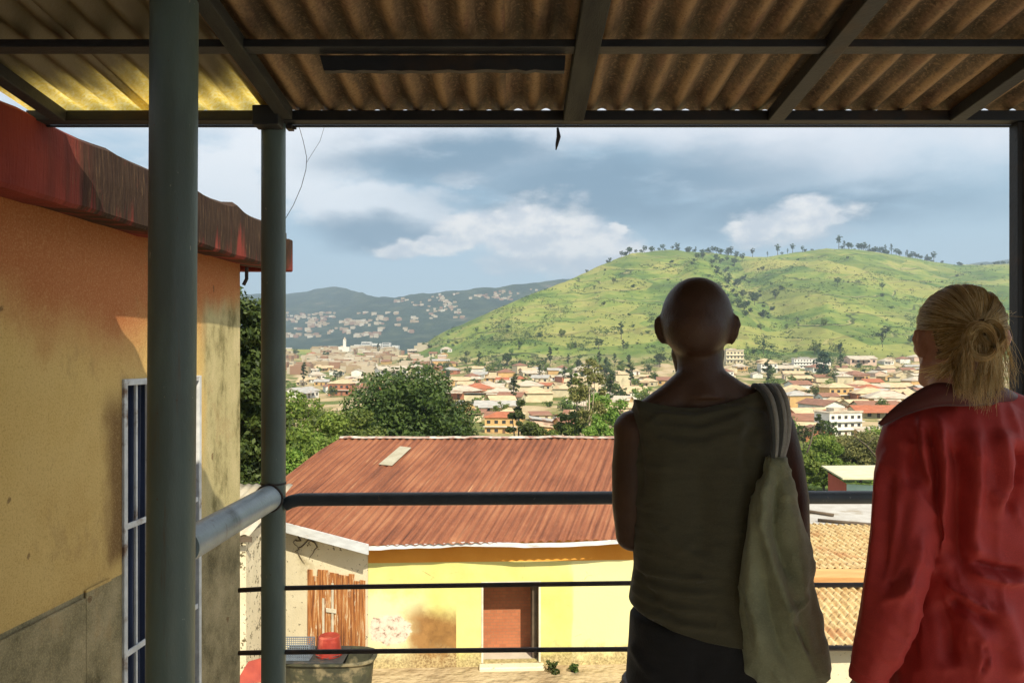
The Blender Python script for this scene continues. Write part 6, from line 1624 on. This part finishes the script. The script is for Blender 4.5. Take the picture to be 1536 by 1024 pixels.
FR = [([(1380, 628), (1387, 680), (1395, 735)], 0.011, 5), ([(1368, 640), (1370, 690), (1374, 735)], -0.008, 10), ([(1408, 626), (1417, 690), (1416, 760), (1412, 830)], 0.012, 8), ([(1392, 640), (1404, 700), (1408, 760)], -0.012, 6),
      ([(1428, 640), (1441, 700), (1440, 770), (1437, 830), (1452, 862)], -0.015, 13), ([(1460, 640), (1462, 720), (1456, 800), (1466, 848)], 0.014, 12), ([(1418, 868), (1436, 886), (1460, 902), (1490, 920)], 0.011, 6), ([(1424, 892), (1440, 908), (1462, 920), (1492, 934)], -0.011, 8),
      ([(1456, 838), (1480, 850), (1510, 856), (1536, 858)], -0.013, 6), ([(1456, 856), (1485, 866), (1515, 872), (1540, 868)], 0.010, 6), ([(1500, 640), (1506, 700), (1500, 780)], 0.010, 16), ([(1532, 660), (1524, 720), (1508, 775)], -0.014, 10),
      ([(1382, 800), (1376, 840), (1360, 880), (1345, 905)], 0.006, 7), ([(1360, 730), (1354, 780), (1342, 840), (1328, 900)], -0.007, 12), ([(1318, 680), (1314, 760), (1304, 850), (1290, 930)], 0.008, 8), ([(1335, 700), (1330, 780), (1318, 870)], -0.008, 9),
      ([(1362, 850), (1346, 872), (1330, 880)], -0.006, 5), ([(1366, 866), (1350, 890), (1322, 902)], 0.005, 5), ([(1410, 900), (1425, 940), (1430, 1000)], -0.014, 14), ([(1440, 905), (1470, 955), (1475, 1020)], 0.010, 12), ([(1472, 965), (1476, 985), (1470, 1010)], -0.008, 4), ([(1500, 900), (1520, 960), (1525, 1020)], 0.008, 14)]
folds(shirt, wo_, FR, 0.0015, (28, 80), 25, ridge=[(0.006, 120, 30, 1.4, 91), (0.004, 90, 24, 0.6, 95)])
cuff = MB(); cuff.tube([U(1284, 982, -0.058), U(1282, 994, -0.058), U(1281, 1001, -0.058)], [0.0335, 0.0345, 0.033], 28); cuff.build('cuff', m_red, wom, smooth=True, autosm=50)
# turned-up collar
CL = [((1528, 612), (1532, 597), 1.47), ((1503, 606), (1505, 581), 1.425), ((1474, 607), (1477, 580), 1.395), ((1442, 608), (1442, 580), 1.385), ((1412, 608), (1418, 574), 1.390), ((1386, 613), (1394, 577), 1.405), ((1358, 622), (1364, 594), 1.43), ((1338, 631), (1338, 614), 1.455), ((1320, 638), (1317, 635), 1.475)]
def spl(pts, n):
    out = []
    for i in range(len(pts) - 1):
        for f in np.linspace(0, 1, n, endpoint=False):
            p0 = pts[max(i-1, 0)]; p1, p2_ = pts[i], pts[i+1]; p3 = pts[min(i+2, len(pts)-1)]
            out.append(0.5 * ((2*p1) + (p2_-p0)*f + (2*p0-5*p1+4*p2_-p3)*f*f + (-p0+3*p1-3*p2_+p3)*f**3))
    return out + [pts[-1]]
lo_ = spl([P(*a, y) for a, b_, y in CL], 6); hi_ = spl([P(*b_, y - 0.012) for a, b_, y in CL], 6)
vs = []; nr_ = 6
for a, b_ in zip(lo_, hi_):
    for j in range(nr_):
        f = j / (nr_ - 1); q = a + (b_ - a) * f; q.y -= 0.008 * sin(pi * f); vs.append(q)
m_col = cloth_mat('shaded_red_collar', (0.10, 0.014, 0.013), (0.07, 0.010, 0.010), 500, 0.5, 0.2, 0.35, streak=False, bump=0.1)  # shirt red darkened, the collar's shadow put into its colour
co_ = obj('collar', vs, [(i*nr_+j, (i+1)*nr_+j, (i+1)*nr_+j+1, i*nr_+j+1) for i in range(len(lo_)-1) for j in range(nr_-1)], m_col, wom, smooth=True)
sm = co_.modifiers.new('t', 'SOLIDIFY'); sm.thickness = 0.004; sm.offset = 0
mb = MB()
for sx_ in (-1, 1):
    hx = wo_.x + 0.08 * sx_
    mb.loft([((wo_.x, YW, -0.56), 0.115, 0.100), ((wo_.x, YW, -0.70), 0.150, 0.125), ((wo_.x, YW, -0.80), 0.150, 0.122), ((wo_.x, YW, -0.84), 0.13, 0.10)], 28)
    mb.tube([(hx, YW, -0.70), (hx + 0.008 * sx_, YW + 0.005, -0.95), (hx + 0.008 * sx_, YW + 0.01, -1.14), (hx + 0.008 * sx_, YW, -1.30), (hx + 0.008 * sx_, YW, -1.50)], [0.115, 0.088, 0.070, 0.066, 0.062], 20)
fuse(mb, 'trousers', m_trs, wom, 0.009, 5)
for sx_ in (-1, 1):
    hx = wo_.x + 0.09 * sx_
    MB().loft([((hx, YW + 0.05, FLOOR + 0.002), 0.045, 0.125), ((hx, YW + 0.05, FLOOR + 0.03), 0.047, 0.128), ((hx, YW + 0.04, FLOOR + 0.06), 0.043, 0.11), ((hx, YW + 0.01, FLOOR + 0.10), 0.04, 0.065)], 24).build('shoe', m_shoe, wom, smooth=True)

# hair: a close cap and combed strands gathered into a low looped ponytail
m_hair, t, b = new_mat('blonde_hair')
rnd = t.n('ShaderNodeNewGeometry').outputs['Random Per Island']; co = t.coord('Object'); nz = t.noise(co, 22, 3)
c = t.ramp(t.math('ADD', t.math('MULTIPLY', rnd, 0.6), t.math('MULTIPLY', nz, 0.4)), [(0.2, (0.30, 0.165, 0.055)), (0.40, (0.66, 0.43, 0.16)), (0.56, (0.84, 0.62, 0.28)), (0.75, (0.93, 0.79, 0.48))])
setin(t, b, Base_Color=c, Roughness=0.38); b.inputs['Specular IOR Level'].default_value = 0.5
tr = t.n('ShaderNodeBsdfTranslucent'); t.l.new(c, tr.inputs[0])
mx = t.n('ShaderNodeMixShader', {0: 0.35}); t.l.new(b.outputs[0], mx.inputs[1]); t.l.new(tr.outputs[0], mx.inputs[2]); t.l.new(mx.outputs[0], m_hair.node_tree.nodes['Material Output'].inputs[0])
m_cap = pmat('dark_blonde_roots', (0.16, 0.088, 0.032), (0.10, 0.055, 0.02), 30, 0.5, 0.3, 80)
RX = np.array((0.0690, 0.0860, 0.0770)); hcv = np.array(hw_); YWm = np.array(yw)
capM = MB(); capM.ell(hw_, tuple(RX - 0.0015), yw, 56, 40)
cap = capM.build('hair', m_cap, wom, smooth=True)
bm = bmesh.new(); bm.from_mesh(cap.data)
Ri = yw.transposed(); offw = hw_ - wo_
def hairline(p):
    """local head point -> positive where hair grows"""
    q = Ri @ (p - offw); u = Vector((q.x / RX[0], q.y / RX[1], q.z / RX[2]))
    lim = -0.72 if u.y < -0.2 else (-0.72 + (u.y + 0.2) * 1.55)     # low on the nape, rising to the brow
    if abs(u.x) > 0.72 and u.z < -0.02 and u.y > -0.42: return -1
    return u.z - lim
bmesh.ops.delete(bm, geom=[f for f in bm.faces if hairline(f.calc_center_median()) < 0], context='FACES')
bm.to_mesh(cap.data); bm.free()
r = np.random.default_rng(19)
SV, SF = [], []
def strands(paths, rad):
    """paths (n, k, 3) -> thin three-sided tubes"""
    n, k, _ = paths.shape
    T = np.gradient(paths, axis=1); T /= np.linalg.norm(T, axis=2, keepdims=True) + 1e-9
    A_ = np.cross(T, np.array((0.31, 0.21, 0.93))); A_ /= np.linalg.norm(A_, axis=2, keepdims=True) + 1e-9
    B_ = np.cross(T, A_)
    tp = np.linspace(1, 0.35, k)[None, :, None] if np.isscalar(rad) else rad
    rr = (rad if np.isscalar(rad) else 1) * tp
    ring = np.stack([paths + rr * (A_ * cos(q) + B_ * sin(q)) for q in (0, 2*pi/3, 4*pi/3)], 2)      # n,k,3,3
    base = sum(len(x) for x in SV); SV.append(ring.reshape(-1, 3))
    i = np.arange(n)[:, None, None] * (k * 3); j = np.arange(k - 1)[None, :, None] * 3; q = np.arange(3)[None, None, :]
    a = i + j + q; b2 = i + j + (q + 1) % 3
    SF.append(base + np.stack([a, b2, b2 + 3, a + 3], -1).reshape(-1, 4))
def surf(u, lift):
    """unit directions in head space -> points just above the scalp"""
    return (u * (RX + lift)) @ YWm.T + hcv
tie_w = np.array(P(1468, 491, 1.378))
tie_l = (tie_w - hcv) @ YWm; tie_u = tie_l / RX; tie_u /= np.linalg.norm(tie_u)
n = 5200
u0 = r.normal(size=(n * 3, 3)); u0 /= np.linalg.norm(u0, axis=1)[:, None]
lim = np.where(u0[:, 1] < -0.2, -0.72, -0.72 + (u0[:, 1] + 0.2) * 1.55)
u0 = u0[(u0[:, 2] > lim) & (u0 @ tie_u < 0.93) & ~((np.abs(u0[:, 0]) > 0.72) & (u0[:, 2] < -0.02) & (u0[:, 1] > -0.42))][:n]
k = 18; f = np.linspace(0, 1, k)[None, :, None]
ang = np.arccos(np.clip(u0 @ tie_u, -1, 1))[:, None, None]
ua = (np.sin((1 - f) * ang) * u0[:, None, :] + np.sin(f * ang) * tie_u) / np.sin(ang)
wv = r.normal(size=(len(u0), 1, 3)) * 0.030 * np.sin(f * pi) + 0.012 * np.sin(f * 9 + r.uniform(0, 6, (len(u0), 1, 1)))
lock = np.floor(np.arctan2(u0[:, 0], u0[:, 2]) * 9)[:, None, None]
lift = (0.0025 + 0.0035 * r.random((len(u0), 1, 1)) + 0.0028 * np.sin(lock * 2.4) * np.sin(f * pi) + 0.003 * f)
ua = ua + wv; ua /= np.linalg.norm(ua, axis=2, keepdims=True)
pts_ = (ua * (RX + lift)) @ YWm.T + hcv
strands(pts_, 0.00062)
def bez(A_, B_, C_, D_, k=16):
    f = np.linspace(0, 1, k)[None, :, None] * r.uniform(0.72, 1.0, (len(A_), 1, 1))
    wob = 0.0022 * np.sin(f * r.uniform(8, 16, (len(A_), 1, 1)) + r.uniform(0, 6, (len(A_), 1, 1))) * r.normal(size=(len(A_), 1, 3)) * f; A_, B_, C_, D_ = [x[:, None, :] for x in (A_, B_, C_, D_)]
    return A_ * (1-f)**3 + 3 * B_ * f * (1-f)**2 + 3 * C_ * f*f * (1-f) + D_ * f**3 + wob
def jit(p, s, n): return np.array(p)[None, :] + r.normal(size=(n, 3)) * np.array(s)
def W_(px, py, Y): return tuple(P(px, py, Y))
# wrap round the tie, the loop, the hanging tail, and looser locks that fall past the neck
strands(bez(jit(W_(1462, 484, 1.366), (.004, .003, .002), 160), jit(W_(1478, 480, 1.350), (.003, .003, .002), 160), jit(W_(1492, 492, 1.350), (.003, .003, .002), 160), jit(W_(1484, 500, 1.362), (.003, .003, .002), 160)), 0.0007)
# knot: a small loop of hair on the far side of the tie and one hanging open below it
m = 420
for (cx, cy, rx_, ry_, yy) in ((1486, 500, 15, 18, 1.352), (1470, 512, 19, 25, 1.346)):
    th = np.linspace(-0.6, 2 * pi * 0.86, 20)[None, :] + r.normal(size=(m, 1)) * 0.15
    rad_ = 1 + r.normal(size=(m, 1)) * 0.10
    X = (cx + rx_ * rad_ * np.sin(th) - 768) * yy / F; Z = (HZ - (cy - ry_ * rad_ * np.cos(th))) * yy / F
    Yv = yy + 0.006 * np.cos(th * 1.3) + r.normal(size=(m, 1)) * 0.004
    strands(np.stack([X, Yv + 0 * X, Z], -1), 0.00042)
m = 520
strands(bez(jit(W_(1464, 492, 1.360), (.004, .004, .003), m), jit(W_(1446, 510, 1.342), (.004, .004, .005), m), jit(W_(1450, 556, 1.340), (.007, .005, .006), m), jit(W_(1454, 596, 1.352), (.009, .006, .010), m)), 0.0004)
strands(bez(jit(W_(1478, 520, 1.352), (.005, .004, .004), m), jit(W_(1478, 545, 1.342), (.005, .004, .004), m), jit(W_(1468, 575, 1.340), (.006, .005, .006), m), jit(W_(1464, 602, 1.350), (.009, .006, .012), m)), 0.0004)
strands(bez(jit(W_(1440, 540, 1.372), (.006, .004, .006), 130), jit(W_(1432, 560, 1.36), (.006, .004, .006), 130), jit(W_(1436, 580, 1.35), (.008, .005, .008), 130), jit(W_(1446, 600, 1.352), (.012, .005, .010), 130)), 0.00045)
m = 900
strands(bez(jit(W_(1480, 480, 1.40), (.006, .010, .009), m), jit(W_(1492, 512, 1.385), (.007, .010, .008), m), jit(W_(1494, 552, 1.39), (.009, .010, .008), m), jit(W_(1486, 594, 1.40), (.015, .012, .014), m), 18), 0.0005)
m = 420
strands(bez(jit(W_(1482, 505, 1.375), (.006, .005, .005), m), jit(W_(1490, 530, 1.375), (.007, .005, .006), m), jit(W_(1488, 565, 1.375), (.009, .006, .006), m), jit(W_(1480, 606, 1.385), (.014, .008, .012), m)), 0.0005)
m = 70
strands(bez(jit(W_(1492, 486, 1.42), (.006, .012, .012), m), jit(W_(1510, 510, 1.40), (.008, .012, .012), m), jit(W_(1516, 550, 1.40), (.012, .012, .012), m), jit(W_(1518, 590, 1.41), (.018, .012, .016), m), 18), 0.0004)
m = 110   # fly-aways over the crown
q0 = r.normal(size=(m, 3)); q0[:, 2] = np.abs(q0[:, 2]) + 0.4; q0 /= np.linalg.norm(q0, axis=1)[:, None]
A1 = surf(q0, 0.003); A2 = surf(q0, 0.010) + r.normal(size=(m, 3)) * 0.010; A3 = A2 * 0.5 + tie_w * 0.5 + r.normal(size=(m, 3)) * 0.012 + (A1 - hcv) * 0.45
strands(bez(A1, A2, A3, A3 * 0.4 + tie_w * 0.6 + (A1 - hcv) * 0.25, 14), 0.0003)
m = 160    # short ones at the nape and round the ear
strands(bez(jit(W_(1415, 560, 1.39), (.022, .006, .008), m), jit(W_(1425, 550, 1.38), (.012, .006, .006), m), jit(W_(1440, 535, 1.37), (.008, .005, .006), m), jit(W_(1456, 508, 1.366), (.006, .004, .006), m), 12), 0.0005)
hs_ = obj('strands', np.concatenate(SV), np.concatenate(SF), m_hair, cap, smooth=True)
m_tie = pmat('brown_hair_tie', (0.10, 0.05, 0.03), None, 30, 0.7, 0.3)
c_ = P(1473, 491, 1.362)
MB().tube([c_ + Vector((0.013 * cos(2*pi*i/14), -0.004 - 0.002 * sin(i), 0.0125 * sin(2*pi*i/14))) for i in range(15)], 0.0026, 8).build('hair_tie', m_tie, cap, smooth=True)

# prototypes that found no place
for lib in (PROT, BIG):
    for k, o in lib.items():
        if k not in hused:
            for c in list(o.children): bpy.data.objects.remove(c)
            bpy.data.objects.remove(o)
for k, o in FAR.items():
    if not used[k]:
        for c in list(o.children): bpy.data.objects.remove(c)
        bpy.data.objects.remove(o)
